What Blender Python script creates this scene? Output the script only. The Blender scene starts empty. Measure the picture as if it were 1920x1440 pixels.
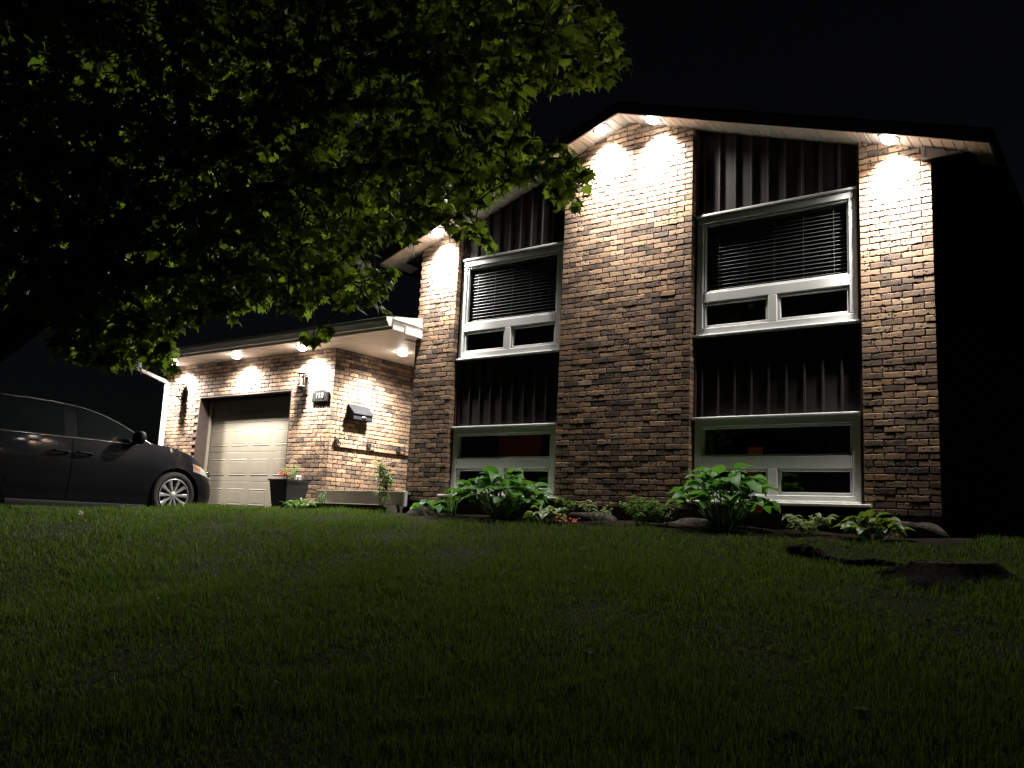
import bpy, math, random
import numpy as np
from mathutils import Vector, Matrix, Euler
random.seed(7); rng = np.random.default_rng(7)
S = bpy.context.scene
COL = S.collection

# ------------------------------------------------------------------ camera
CAM = Vector((1.6485, -8.9925, -0.2609))
cr = Vector((0.80175148, 0.59575965, 0.04759204)); cu = Vector((0.05844949, -0.15740961, 0.98580215)); cf = Vector((-0.59479259, 0.7875866, 0.16102524))
cam = bpy.data.objects.new('camera', bpy.data.cameras.new('camera'))
cam.data.sensor_fit = 'HORIZONTAL'; cam.data.sensor_width = 36; cam.data.lens = 1615.2/1920*36
cam.data.clip_start = 0.05; cam.data.clip_end = 500
cam.matrix_world = Matrix(((cr.x, cu.x, -cf.x, CAM.x), (cr.y, cu.y, -cf.y, CAM.y), (cr.z, cu.z, -cf.z, CAM.z), (0, 0, 0, 1)))
COL.objects.link(cam); S.camera = cam

# ------------------------------------------------------------------ night sky and exposure
W = bpy.data.worlds.new("World"); S.world = W; W.use_nodes = True
nt = W.node_tree; nt.nodes.clear()
sky = nt.nodes.new('ShaderNodeTexSky'); sky.sky_type = 'NISHITA'; sky.sun_disc = False
sky.sun_elevation = math.radians(35); sky.sun_rotation = math.radians(200); sky.ozone_density = 2.0
bg = nt.nodes.new('ShaderNodeBackground'); bg.inputs['Strength'].default_value = 0.0006
wo = nt.nodes.new('ShaderNodeOutputWorld')
hs = nt.nodes.new('ShaderNodeHueSaturation'); hs.inputs['Saturation'].default_value = .45
nt.links.new(sky.outputs[0], hs.inputs['Color']); nt.links.new(hs.outputs[0], bg.inputs[0]); nt.links.new(bg.outputs[0], wo.inputs[0])
S.view_settings.view_transform = 'Standard'; S.view_settings.look = 'None'
S.view_settings.exposure = 0; S.view_settings.gamma = 1; S.view_settings.use_curve_mapping = False
cy = S.cycles
cy.max_bounces = 6; cy.diffuse_bounces = 4; cy.glossy_bounces = 3; cy.transmission_bounces = 4; cy.transparent_max_bounces = 8
cy.sample_clamp_indirect = 6; cy.caustics_reflective = False; cy.caustics_refractive = False
LAMP_W = 2500.0; WIDE_W = 350.0; CANOPY_FILL_W = 1000.0  # main beam, wide beam, added fill for the tree canopy
LAMP_COL = (1.0, 0.935, 0.85)

# ------------------------------------------------------------------ helpers
class MB:
    def __init__(s): s.v = []; s.f = []; s.m = []
    def add(s, vs, fs, mi=0):
        n = len(s.v); s.v += [tuple(v) for v in vs]
        for f in fs: s.f.append(tuple(i+n for i in f)); s.m.append(mi)
        return s
    def box(s, x0, x1, y0, y1, z0, z1, mi=0):
        return s.add([(x0,y0,z0),(x1,y0,z0),(x1,y1,z0),(x0,y1,z0),(x0,y0,z1),(x1,y0,z1),(x1,y1,z1),(x0,y1,z1)],
              [(0,3,2,1),(4,5,6,7),(0,1,5,4),(1,2,6,5),(2,3,7,6),(3,0,4,7)], mi)
    def bbox(s, x0, x1, y0, y1, z0, z1, b=0.006, mi=0):
        # box with chamfered edges on the two faces across y
        v = []
        for (y, e) in ((y0, b), (y0+b, 0), (y1-b, 0), (y1, b)):
            v += [(x0+e,y,z0+e),(x1-e,y,z0+e),(x1-e,y,z1-e),(x0+e,y,z1-e)]
        f = [(0,1,2,3), (15,14,13,12)]
        for k in range(3):
            for i in range(4):
                j = (i+1) % 4
                f.append((k*4+i, k*4+4+i, k*4+4+j, k*4+j))
        return s.add(v, f, mi)
    def tube(s, pts, r, n=8, mi=0, caps=True):
        P = [Vector(p) for p in pts]; R = r if isinstance(r, (list, tuple)) else [r]*len(P)
        vs = []; up = Vector((0, 0, 1)); prev = None
        for i, p in enumerate(P):
            d = (P[min(i+1, len(P)-1)] - P[max(i-1, 0)]).normalized()
            if prev is None:
                a = d.cross(up) if abs(d.z) < .95 else d.cross(Vector((1, 0, 0)))
            else: a = prev - d*prev.dot(d)
            a.normalize(); prev = a; b = d.cross(a)
            for k in range(n):
                t = 2*math.pi*k/n
                vs.append(p + (a*math.cos(t) + b*math.sin(t))*R[i])
        fs = []
        for i in range(len(P)-1):
            for k in range(n):
                k2 = (k+1) % n
                fs.append((i*n+k, i*n+k2, (i+1)*n+k2, (i+1)*n+k))
        if caps: fs += [tuple(range(n-1, -1, -1)), tuple(range((len(P)-1)*n, len(P)*n))]
        return s.add(vs, fs, mi)
    def lathe(s, prof, c=(0,0,0), axis='z', n=24, mi=0):
        vs = []; fs = []
        for (r, h) in prof:
            for k in range(n):
                t = 2*math.pi*k/n; a, b = r*math.cos(t), r*math.sin(t)
                q = {'z': (a, b, h), 'x': (h, a, b), 'y': (a, h, b)}[axis]
                vs.append((c[0]+q[0], c[1]+q[1], c[2]+q[2]))
        for i in range(len(prof)-1):
            for k in range(n):
                k2 = (k+1) % n; fs.append((i*n+k, i*n+k2, (i+1)*n+k2, (i+1)*n+k))
        return s.add(vs, fs, mi)
    def grid(s, P, mi=0, cyc=False):
        # P: rows x cols of points
        R, Cn = len(P), len(P[0]); vs = [q for row in P for q in row]; fs = []
        for i in range(R-1):
            for j in range(Cn if cyc else Cn-1):
                k = (j+1) % Cn; fs.append((i*Cn+j, i*Cn+k, (i+1)*Cn+k, (i+1)*Cn+j))
        return s.add(vs, fs, mi)
    def mesh(s, name, mats, smooth=False, off=(0,0,0)):
        me = bpy.data.meshes.new(name)
        v = s.v if off == (0,0,0) else [(a-off[0], b-off[1], c-off[2]) for a, b, c in s.v]
        me.from_pydata(v, [], s.f); 
        for m in (mats if isinstance(mats, (list, tuple)) else [mats]): me.materials.append(m)
        if any(s.m): me.polygons.foreach_set('material_index', s.m)
        if smooth: me.polygons.foreach_set('use_smooth', [True]*len(s.f))
        me.update(); return me

WM = {}
def link(name, data, parent=None, world=None):
    o = bpy.data.objects.new(name, data); COL.objects.link(o)
    M = world if world is not None else Matrix.Identity(4)
    WM[o.name] = M
    if parent is not None:
        o.parent = parent; o.matrix_parent_inverse = WM[parent.name].inverted()
    o.matrix_basis = M
    return o
def part(name, mb, mats, parent, smooth=False, world=None):
    return link(name, mb.mesh(name, mats, smooth) if isinstance(mb, MB) else mb, parent, world)
def tag(o, label, cat, group=None, kind=None):
    if label: o['label'] = label
    if cat: o['category'] = cat
    if group: o['group'] = group
    if kind: o['kind'] = kind
    return o
def thing(name, label, cat, loc, group=None):
    return tag(link(name, None, None, Matrix.Translation(loc)), label, cat, group)
def solo(name, mb, mats, label, cat, loc, group=None, smooth=False, kind=None):
    return tag(link(name, mb.mesh(name, mats, smooth, tuple(loc)), None, Matrix.Translation(loc)), label, cat, group, kind)
def structure(name, mb, mats, smooth=False):
    o = link(name, mb.mesh(name, mats, smooth)); o['kind'] = 'structure'; return o
def sst(a, b, x):
    t = min(1, max(0, (x-a)/(b-a))); return t*t*(3-2*t)
def gz(X, Y):
    s = max(0., -Y); w = 1-.62*(1-sst(-9.3, -4, X))
    return -.17-.14*w*s*s/(s+.6)-.035*sst(-2.5, 0, X)
def px(P):
    d = Vector(P)-CAM; z = d.dot(cf)
    return (960+1615.2*d.dot(cr)/z, 720-1615.2*d.dot(cu)/z, z)

# ------------------------------------------------------------------ materials
class N:
    def __init__(s, name):
        s.m = bpy.data.materials.new(name); s.m.use_nodes = True; s.t = s.m.node_tree
        s.b = s.t.nodes['Principled BSDF']; s.out = s.t.nodes['Material Output']
    def n(s, typ, **kw):
        x = s.t.nodes.new(typ)
        for k, v in kw.items():
            if k.startswith('i_'): x.inputs[k[2:].replace('_', ' ')].default_value = v
            else: setattr(x, k, v)
        return x
    def l(s, a, b): s.t.links.new(a, b)
    def ramp(s, fac, stops, interp='LINEAR'):
        r = s.n('ShaderNodeValToRGB'); e = r.color_ramp.elements; r.color_ramp.interpolation = interp
        while len(e) < len(stops): e.new(0.5)
        for k, (p, c) in enumerate(stops): e[k].position = p; e[k].color = (*c, 1)
        s.l(fac, r.inputs[0]); return r.outputs[0]
    def noise(s, scale, detail=3, rough=.5, vec=None, out=0):
        x = s.n('ShaderNodeTexNoise'); x.inputs['Scale'].default_value = scale; x.inputs['Detail'].default_value = detail; x.inputs['Roughness'].default_value = rough
        if vec is None: vec = s.geo()
        s.l(vec, x.inputs['Vector']); return x.outputs[out]
    def geo(s):
        if not hasattr(s, '_g'): s._g = s.n('ShaderNodeNewGeometry')
        return s._g.outputs['Position']
    def math(s, op, a, b=None, c=None):
        x = s.n('ShaderNodeMath', operation=op)
        for k, q in enumerate((a, b, c)):
            if q is None: continue
            if isinstance(q, (int, float)): x.inputs[k].default_value = q
            else: s.l(q, x.inputs[k])
        return x.outputs[0]
    def mix(s, fac, a, b, mode='MIX'):
        x = s.n('ShaderNodeMix', data_type='RGBA', blend_type=mode)
        for q, sock in ((fac, x.inputs[0]), (a, x.inputs[6]), (b, x.inputs[7])):
            if isinstance(q, (int, float)): sock.default_value = q
            elif isinstance(q, tuple): sock.default_value = (*q, 1)
            else: s.l(q, sock)
        return x.outputs[2]
    def bump(s, h, dist=.003, strength=1.0):
        x = s.n('ShaderNodeBump'); x.inputs['Distance'].default_value = dist; x.inputs['Strength'].default_value = strength
        s.l(h, x.inputs['Height']); s.l(x.outputs[0], s.b.inputs['Normal'])
def plain(name, col, rough=.5, metal=0, var=.12, scale=9, bump=0, spec=.5, coat=0):
    a = N(name); nz = a.noise(scale, 4)
    lo = tuple(c*(1-var) for c in col); hi = tuple(min(1, c*(1+var)) for c in col)
    a.l(a.ramp(nz, [(.3, lo), (.7, hi)]), a.b.inputs['Base Color'])
    a.b.inputs['Roughness'].default_value = rough; a.b.inputs['Metallic'].default_value = metal
    a.b.inputs['Specular IOR Level'].default_value = spec; a.b.inputs['Coat Weight'].default_value = coat
    if bump: a.bump(a.noise(scale*7, 3), bump)
    return a.m

BRICK_STOPS = [(0, (.045,.037,.034)), (.16, (.07,.055,.047)), (.3, (.15,.11,.086)), (.5, (.25,.172,.118)), (.68, (.335,.23,.152)), (.84, (.385,.245,.145)), (1, (.47,.345,.225))]
def brick_mat(name, mode):
    a = N(name)
    at = a.n('ShaderNodeAttribute', attribute_type=mode, attribute_name='tone')
    base = a.ramp(at.outputs['Fac'], BRICK_STOPS)
    pos = a.geo()
    n1 = a.noise(28, 5, .65); n2 = a.noise(6, 3)
    base = a.mix(a.math('MULTIPLY', n1, .5), base, (.06,.045,.036))
    base = a.mix(a.math('MULTIPLY', a.math('SUBTRACT', n2, .38), 1.1), base, (.34,.2,.12))
    vo = a.n('ShaderNodeTexVoronoi', feature='F1'); vo.inputs['Scale'].default_value = 25; vo.inputs['Randomness'].default_value = 1
    wob = a.n('ShaderNodeVectorMath', operation='MULTIPLY_ADD'); a.l(a.noise(60, 2, out=1), wob.inputs[0]); wob.inputs[1].default_value = (.014,.014,.014); a.l(pos, wob.inputs[2])
    a.l(wob.outputs[0], vo.inputs['Vector'])
    sep = a.n('ShaderNodeSeparateColor'); a.l(vo.outputs['Color'], sep.inputs[0])
    mr = a.n('ShaderNodeMapRange'); a.l(vo.outputs['Distance'], mr.inputs[0]); mr.inputs[1].default_value = .24; mr.inputs[2].default_value = .32; mr.inputs[3].default_value = 1; mr.inputs[4].default_value = 0
    gate = a.math('GREATER_THAN', sep.outputs[0], .42)
    pit = a.math('MULTIPLY', mr.outputs[0], gate)
    col = a.mix(a.math('MULTIPLY', pit, .9), base, (.022,.018,.016))
    st = a.ramp(a.noise(.9, 5, .6), [(.35, (.62,.6,.58)), (.55, (1,1,1))])
    a.l(a.mix(.8, col, st, 'MULTIPLY'), a.b.inputs['Base Color'])
    h = a.math('SUBTRACT', a.math('MULTIPLY', n1, .35), pit)
    a.bump(h, .009)
    a.b.inputs['Roughness'].default_value = .85; a.b.inputs['Specular IOR Level'].default_value = .25
    return a.m
M = {}
M['brick'] = brick_mat('brick_clay', 'OBJECT'); M['brick_mass'] = brick_mat('brick_clay_mass', 'GEOMETRY')
M['mortar'] = plain('mortar', (.055,.048,.042), .95, var=.3, scale=30, bump=.002, spec=.1)
M['siding'] = plain('brown_siding', (.016,.0135,.0135), .6, var=.2, scale=4, spec=.2)
M['batten'] = plain('brown_batten', (.022,.0185,.018), .6, var=.2, scale=4, spec=.2)
M['brown_trim'] = plain('brown_trim', (.05,.034,.03), .45, var=.15)
M['vinyl'] = plain('white_vinyl', (.55,.565,.56), .42, var=.04, scale=3)
M['sill'] = plain('white_sill', (.66,.65,.62), .6, var=.12, scale=12)
M['soffit'] = plain('soffit_vinyl', (.68,.62,.56), .5, var=.05, scale=3)
M['fascia'] = plain('dark_fascia', (.05,.045,.04), .5, var=.15)
M['gutter'] = plain('white_gutter', (.55,.56,.55), .4, var=.08, scale=5)
M['shingle'] = plain('dark_shingle', (.02,.018,.017), .95, var=.35, scale=22, bump=.004, spec=.15)
M['concrete'] = plain('concrete', (.16,.145,.125), .92, var=.28, scale=7, bump=.004, spec=.15)
M['foundation'] = plain('foundation_concrete', (.085,.075,.065), .95, var=.4, scale=9, bump=.006, spec=.1)
M['asphalt'] = plain('asphalt', (.05,.05,.05), .92, var=.3, scale=60, bump=.004, spec=.2)
M['dark_room'] = plain('room_wall', (.022,.019,.018), .9, var=.1)
M['slat'] = plain('blind_slat', (.2,.205,.2), .5, var=.03)
M['door_paint'] = plain('garage_door_paint', (.17,.152,.118), .5, var=.05, scale=5, bump=.0006)
M['black_iron'] = plain('black_iron', (.018,.017,.016), .4, var=.2, spec=.5)
M['bronze'] = plain('bronze_metal', (.009,.0072,.0055), .7, 0, var=.25, scale=20, spec=.12)
M['mailbox'] = plain('mailbox_metal', (.011,.0115,.014), .7, 0, var=.12, spec=.08)
M['pewter'] = plain('pewter', (.03,.028,.027), .45, .4, var=.1)
M['numeral'] = plain('numeral_white', (.16,.15,.135), .5, var=.05)
M['rock'] = plain('fieldstone', (.05,.044,.038), .97, var=.55, scale=9, bump=.02, spec=.08)
M['wood_board'] = plain('weathered_board', (.17,.15,.115), .85, var=.15, scale=6, bump=.002, spec=.2)
M['planter'] = plain('planter_resin', (.008,.008,.009), .45, var=.2)
M['plaque_face'] = plain('plaque_face', (.009,.009,.009), .9, var=.2, spec=.04)
M['bark'] = plain('bark', (.045,.038,.032), .95, var=.5, scale=18, bump=.02, spec=.1)
M['stump'] = plain('rotten_stump', (.014,.0115,.0095), 1, var=.6, scale=26, bump=.035, spec=.03)
M['stump_top'] = plain('stump_cut', (.03,.026,.021), 1, var=.5, scale=14, bump=.015, spec=.03)
M['tyre'] = plain('tyre_rubber', (.016,.016,.016), .8, var=.15, spec=.3)
M['alloy'] = plain('alloy', (.34,.34,.34), .4, .75, var=.05)
M['chrome'] = plain('chrome', (.35,.35,.35), .15, 1, var=.02)
M['trim_black'] = plain('trim_black', (.012,.012,.013), .4, var=.1)
M['paint'] = plain('van_paint', (.004,.0045,.006), .5, 0, var=.05, spec=.03, coat=.22)
M['paint'].node_tree.nodes['Principled BSDF'].inputs['Coat Roughness'].default_value = .03
M['lamp_lens'] = plain('head_lamp_lens', (.32,.3,.29), .12, .4, var=.2, coat=1)
M['amber'] = plain('amber_lens', (.3,.1,.03), .2, 0, var=.1, coat=1)
M['orange_petal'] = plain('orange_petal', (.75,.2,.05), .6, var=.25, scale=40)
M['red_petal'] = plain('red_leaf', (.33,.06,.03), .6, var=.35, scale=40)
M['pale_petal'] = plain('pale_petal', (.7,.6,.5), .6, var=.15, scale=40)
M['seedhead'] = plain('seedhead', (.5,.5,.47), .9, var=.1)
M['outlet'] = plain('outlet_cover', (.5,.48,.43), .5, var=.1)

def glass_mat(name, tint, refl_rough=.0, fres=1.5):
    a = N(name); a.t.nodes.remove(a.b)
    tr = a.n('ShaderNodeBsdfTransparent'); tr.inputs[0].default_value = (*tint, 1)
    gl = a.n('ShaderNodeBsdfGlossy'); gl.inputs['Roughness'].default_value = refl_rough; gl.inputs[0].default_value = (.9,.95,.93,1)
    lw = a.n('ShaderNodeLayerWeight'); lw.inputs[0].default_value = .5
    sch = a.math('MULTIPLY_ADD', a.math('POWER', lw.outputs['Facing'], 5), .93, .045)
    mx = a.n('ShaderNodeMixShader'); a.l(sch, mx.inputs[0]); a.l(tr.outputs[0], mx.inputs[1]); a.l(gl.outputs[0], mx.inputs[2])
    a.l(mx.outputs[0], a.out.inputs[0]); return a.m
M['glass'] = glass_mat('window_glass', (.88,.9,.895)); M['car_glass'] = glass_mat('car_glass', (.12,.14,.13)); M['lantern_glass'] = glass_mat('lantern_glass', (.75,.75,.72), .05)

def leaf_mat(name, cols, trans=.45, rough=.45, spec=.4, edge=None, sat=None):
    a = N(name)
    oi = a.n('ShaderNodeObjectInfo'); g = a.n('ShaderNodeNewGeometry')
    r = a.math('FRACT', a.math('ADD', oi.outputs['Random'], g.outputs['Random Per Island']))
    k = len(cols)-1
    c = a.ramp(r, [(i/k, q) for i, q in enumerate(cols)])
    c = a.mix(a.math('MULTIPLY', a.noise(45, 3), .4), c, tuple(x*.55 for x in cols[0]))
    if edge:
        at = a.n('ShaderNodeAttribute', attribute_type='GEOMETRY', attribute_name='rim')
        c = a.mix(at.outputs['Fac'], c, edge)
    a.l(c, a.b.inputs['Base Color']); a.b.inputs['Roughness'].default_value = rough; a.b.inputs['Specular IOR Level'].default_value = spec
    tl = a.n('ShaderNodeBsdfTranslucent'); 
    a.l(a.mix(1.0, c, (2.1,2.05,.85), 'MULTIPLY'), tl.inputs[0])
    mx = a.n('ShaderNodeMixShader'); mx.inputs[0].default_value = trans
    a.l(a.b.outputs[0], mx.inputs[1]); a.l(tl.outputs[0], mx.inputs[2]); a.l(mx.outputs[0], a.out.inputs[0])
    return a.m
M['maple'] = leaf_mat('maple_leaf', [(.055,.095,.02), (.075,.125,.026), (.095,.15,.034), (.085,.12,.034)], .68)
M['hosta'] = leaf_mat('hosta_leaf', [(.05,.15,.03), (.08,.21,.04), (.09,.2,.085)], .3, .5, .3)
M['hosta_var'] = leaf_mat('variegated_leaf', [(.05,.13,.03), (.08,.16,.04)], .3, .4, .4, edge=(.42,.42,.26))
M['hosta_gold'] = leaf_mat('gold_hosta_leaf', [(.09,.15,.03), (.14,.19,.05)], .3, .4, .4, edge=(.05,.1,.03))
M['herb'] = leaf_mat('herb_leaf', [(.05,.12,.03), (.08,.16,.04), (.1,.17,.06)], .35)
M['pale_herb'] = leaf_mat('pale_herb_leaf', [(.1,.16,.08), (.16,.22,.12), (.2,.25,.15)], .35)
M['grass'] = leaf_mat('grass_blade', [(.031,.064,.015), (.043,.086,.019), (.055,.092,.022), (.07,.08,.03)], .3, .7, .1)
M['weed'] = leaf_mat('weed_leaf', [(.03,.05,.008), (.045,.06,.01), (.035,.055,.01)], .35, .9, .03)
M['fallen'] = leaf_mat('fallen_leaf', [(.05,.055,.008), (.06,.055,.01), (.04,.05,.008)], .3, .7, .1)
M['glass_dark'] = plain('tinted_glass', (.006,.008,.008), .04, 0, var=.05, spec=.6, coat=.5)
M['alloy_dark'] = plain('alloy_recess', (.03,.03,.03), .5, .4, var=.1)
def emit(name, col, st):
    a = N(name); a.b.inputs['Base Color'].default_value = (*col, 1); a.b.inputs['Emission Color'].default_value = (*col, 1); a.b.inputs['Emission Strength'].default_value = st; return a.m
M['lens'] = emit('lamp_glow', LAMP_COL, 60)
M['warm_glow'] = emit('warm_glow_panel', (.8,.16,.03), .022); M['dim_glow'] = emit('dim_glow_panel', (.5,.06,.02), .009)  # indoor light put into the surface as emission, no lamp in the rooms

def soil():
    a = N('lawn_soil'); nz = a.noise(3.5, 6, .6); n2 = a.noise(.9, 3)
    c = a.ramp(nz, [(.3, (.005,.006,.002)), (.55, (.009,.011,.003)), (.75, (.013,.011,.006))])
    a.l(a.mix(a.math('MULTIPLY', n2, .4), c, (.009,.007,.004)), a.b.inputs['Base Color']); a.b.inputs['Roughness'].default_value = 1; a.b.inputs['Specular IOR Level'].default_value = .05
    a.bump(a.noise(40, 4), .012); return a.m
M['soil'] = soil(); M['mulch'] = plain('bed_mulch', (.03,.023,.017), 1, var=.5, scale=40, bump=.02, spec=.05)
# ------------------------------------------------------------------ ground
def axis(a, b, n): return [a+(b-a)*i/n for i in range(n+1)]
xs = [-150,-80,-40,-25,-18,-15] + axis(-14, 7, 105) + [9,12,18,30,60,120]
ys = [-120,-60,-30,-18,-13] + axis(-11, 2, 65) + [3,5,8,14,25,50,100,150]
def drive_z(Y): return -.30-.12*sst(0, 1.5, -Y)-.02*max(0, -Y-6)
rows = []
for Y in ys:
    row = []
    for X in xs:
        z = gz(max(-11, min(6, X)), max(-14, Y))
        z += .012*math.sin(X*2.3+Y*1.1)*math.sin(Y*2.9-X*.7) if Y < -1 else 0
        d = sst(-9.05, -9.45, X) if X > -11 else sst(-14.1, -13.6, X)
        if Y < .6: z = z*(1-d)+(drive_z(Y)-.03)*d
        row.append((X, Y, z))
    rows.append(row)
structure('ground', MB().grid(rows), M['soil'], True)
xd = axis(-13.75, -9.32, 6); yd = [-60,-20,-11] + axis(-8, .9, 18)
structure('driveway', MB().grid([[(X, Y, drive_z(Y)) for X in xd] for Y in yd]), M['asphalt'])
# planting bed along the house
bx = axis(-6.6, .25, 60); rows = []
for j, t in enumerate((-.02, .35, .7, 1.0)):
    rows.append([(X, -.95*t + (.07*math.sin(X*3.1)+.05*math.sin(X*7.7))*t, gz(X, -.95*t)+(.012 if t < 1 else -.01)+.01*math.sin(X*9+t*4)) for X in bx])
structure('planting_bed', MB().grid(rows[::-1]), M['mulch'], True)

# ------------------------------------------------------------------ bricks
C = .0677; PITCH = .2031; BL = .1935; BH = .0585; BD = .1
def brick_mesh(seed, L=BL):
    r = random.Random(seed); b = .0035
    k = 6 if L > .12 else 4
    top = []; bot = []
    for i in range(k):
        x = L*i/(k-1); e = 0 < i < k-1
        xx = x + (r.uniform(-.01, .01) if e else 0* r.uniform(-.0015, .0015))
        chip = r.uniform(.006, .014) if e and r.random() < .10 else r.uniform(0, .0022)
        top.append((xx, BH-chip)); bot.append((xx+(r.uniform(-.006, .006) if e else 0), r.uniform(-.0004, .0022) + (r.uniform(.004, .01) if e and r.random() < .08 else 0)))
    out = bot + top[::-1]; n = len(out)
    cx, cz = L/2, BH/2
    fr = [(x+(b if x < cx else -b)*(1 if abs(x-cx) > L*.4 else 0), 0, z+(b if z < cz else -b)) for x, z in out]
    md = [(x, b, z) for x, z in out]; bk = [(x, BD, z) for x, z in out]
    m = MB(); f = [tuple(range(n))]
    for ring in range(2):
        for i in range(n):
            j = (i+1) % n; f.append((ring*n+i, (ring+1)*n+i, (ring+1)*n+j, ring*n+j))
    m.add(fr+md+bk, f); return m
LONG = [brick_mesh(s) for s in range(9)]; SHORT = [brick_mesh(50+s, .0918) for s in range(4)]
LONG_ME = [b.mesh('brick', M['brick']) for b in LONG]; SHORT_ME = [b.mesh('brick', M['brick']) for b in SHORT]
def run(a0, a1, course, phase):
    """lengths along one course between a0 and a1: (start, length)"""
    out = []; s = a1 - phase
    while s > a0 - PITCH:
        lo, hi = max(a0, s-BL-.0), min(a1, s)
        if hi-lo > .045: out.append((lo, hi-lo))
        s -= PITCH
    return out
def tone():
    t = random.random()
    return min(1, max(0, random.gauss(.17, .09) if t < .22 else random.gauss(.55, .2) if t < .9 else random.gauss(.9, .08)))
def lay(root, specs, limit=290):
    """specs: (start point, axis 'x' or 'y', length, inset). The largest in view become bricks of their own, the rest one mass."""
    items = []
    for (P, ax, L, inset) in specs:
        long = L > .13; me = random.randrange(len(LONG) if long else len(SHORT))
        j = random.gauss(0, .0012)
        if ax == 'x': Mx = Matrix.Translation((P[0], P[1]+j+inset, P[2])) @ Matrix.Rotation(random.gauss(0, .0025), 4, 'Y')
        else: Mx = Matrix.Translation((P[0]+j-inset, P[1], P[2])) @ Matrix.Rotation(math.pi/2, 4, 'Z') @ Matrix.Rotation(random.gauss(0, .004), 4, 'Y')
        Mx = Mx @ Matrix.Diagonal((L/(BL if long else .0918), 1, 1, 1))
        c = Mx @ Vector((BL/2, 0, BH/2)); d = CAM-c; nrm = Vector((0, -1, 0)) if ax == 'x' else Vector((1, 0, 0))
        x, y, z = px(c)
        size = L*abs(d.normalized().dot(nrm))/d.length**2 if -10 < x < 1930 and -10 < y < 1450 else 0
        items.append((size, long, me, Mx, tone()))
    items.sort(key=lambda i: -i[0])
    for (sz, long, me, Mx, t) in items[:limit]:
        o = part('brick', (LONG_ME if long else SHORT_ME)[me], None, root, world=Mx); o['tone'] = t
    m = MB(); tn = []
    for (sz, long, me, Mx, t) in items[limit:]:
        src = (LONG if long else SHORT)[me]; m.add([Mx @ Vector(v) for v in src.v], src.f); tn += [t]*len(src.v)
    o = part('brickwork', m, M['brick_mass'], root); o['kind'] = 'stuff'
    at = o.data.attributes.new('tone', 'FLOAT', 'POINT'); at.data.foreach_set('value', tn)

# ------------------------------------------------------------------ main house
XR, XL, XM = 0.0, -6.932, -3.466
def soff(X): return 4.85-.335*abs(X-XM)
house = thing('brick_house', 'two storey gabled brick house with dark board panels between three lit piers', 'house', (XM, 0, -.25))
PIERS = [(-.695, 0.), (-4.408, -2.593), (-6.932, -6.213)]
specs = []
for (a, b) in PIERS:
    for k in range(0, 72):
        z = k*C+.005
        if z+BH*.4 > max(soff(a), soff(b), soff(min(max(XM, a), b))): break
        for (s, L) in run(a, b, k, 0 if k % 2 else .1016):
            if L and z+.03 < soff(s+L/2)+.03: specs.append(((s, 0, z), 'x', L, 0))
        if k % 2 == 0: specs.append(((b-.0918, 0, z), 'x', .0918, 0))
lay(house, specs)
m = MB()
for (a, b) in PIERS:     # pier cores behind the brick faces, sloped tops
    za, zb = soff(a)+.03, soff(b)+.03
    pts = [a+.006] + ([XM] if a < XM < b else []) + [b-.006]
    v = []
    for x in pts: v += [(x, .013, -.02), (x, .3, -.02), (x, .3, soff(x)+.03), (x, .013, soff(x)+.03)]
    n = len(pts); f = [(0,1,2,3), (4*n-4, 4*n-1, 4*n-2, 4*n-3)]
    for i in range(n-1):
        for q in range(4):
            r = (q+1) % 4; f.append((4*i+q, 4*i+4+q, 4*i+4+r, 4*i+r))
    m.add(v, f)
part('mortar_core', m, M['mortar'], house)
m = MB().box(XL+.02, XR-.015, .035, .3, -.6, -.006); part('foundation', m, M['foundation'], house)
# side and rear walls
def wall_poly(pts, y0, y1):
    n = len(pts); v = [(x, y0, z) for x, z in pts] + [(x, y1, z) for x, z in pts]
    f = [tuple(range(n)), tuple(range(2*n-1, n-1, -1))] + [(i, n+i, n+(i+1) % n, (i+1) % n) for i in range(n)]
    return v, f
for nm, x0 in (('side_wall', XR-.16), ('side_wall', XL)):
    m = MB(); 
    for k in range(17): 
        z0 = -.15+k*.22; m.add(*[q for q in ([(x0,.302,z0),(x0+.16-(0 if x0 < -3 else 0),.302,z0),(x0+.16,9,z0),(x0,9,z0),(x0+.012,.302,z0+.22),(x0+.148,.302,z0+.22),(x0+.148,9,z0+.22),(x0+.012,9,z0+.22)], [(0,3,2,1),(4,5,6,7),(0,1,5,4),(1,2,6,5),(2,3,7,6),(3,0,4,7)])])
    part(nm, m, M['siding'], house)
m = MB().add(*wall_poly([(XL, -.3), (XR, -.3), (XR, soff(XR)), (XM, soff(XM)), (XL, soff(XL))], 9, 9.15)); part('rear_wall', m, M['siding'], house)
m = MB().box(XL+.17, XR-.17, 3.9, 4.0, -.1, 3.6).box(XL+.17, XR-.17, .32, 3.9, -.12, -.1).box(XL+.17, XR-.17, .32, 3.9, 1.5, 1.6).box(XL+.17, XR-.17, .32, 3.9, 3.55, 3.6)
m.box(XL+.165, XL+.172, .32, 3.9, -.1, 3.6).box(XR-.172, XR-.165, .32, 3.9, -.1, 3.6).box(-3.55, -3.45, .32, 3.9, -.1, 3.6)
part('interior', m, M['dark_room'], house)
part('doorway_glow_panel', MB().box(-3.06, -2.86, 2.95, 3.0, -.1, 1.0), M['warm_glow'], house)  # panel glows by itself in place of orange light on a doorway
part('wall_glow_panel', MB().box(-6.25, -5.5, 1.2, 1.25, .6, 1.04), M['dim_glow'], house)  # panel glows by itself in place of dim light on a red wall

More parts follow.
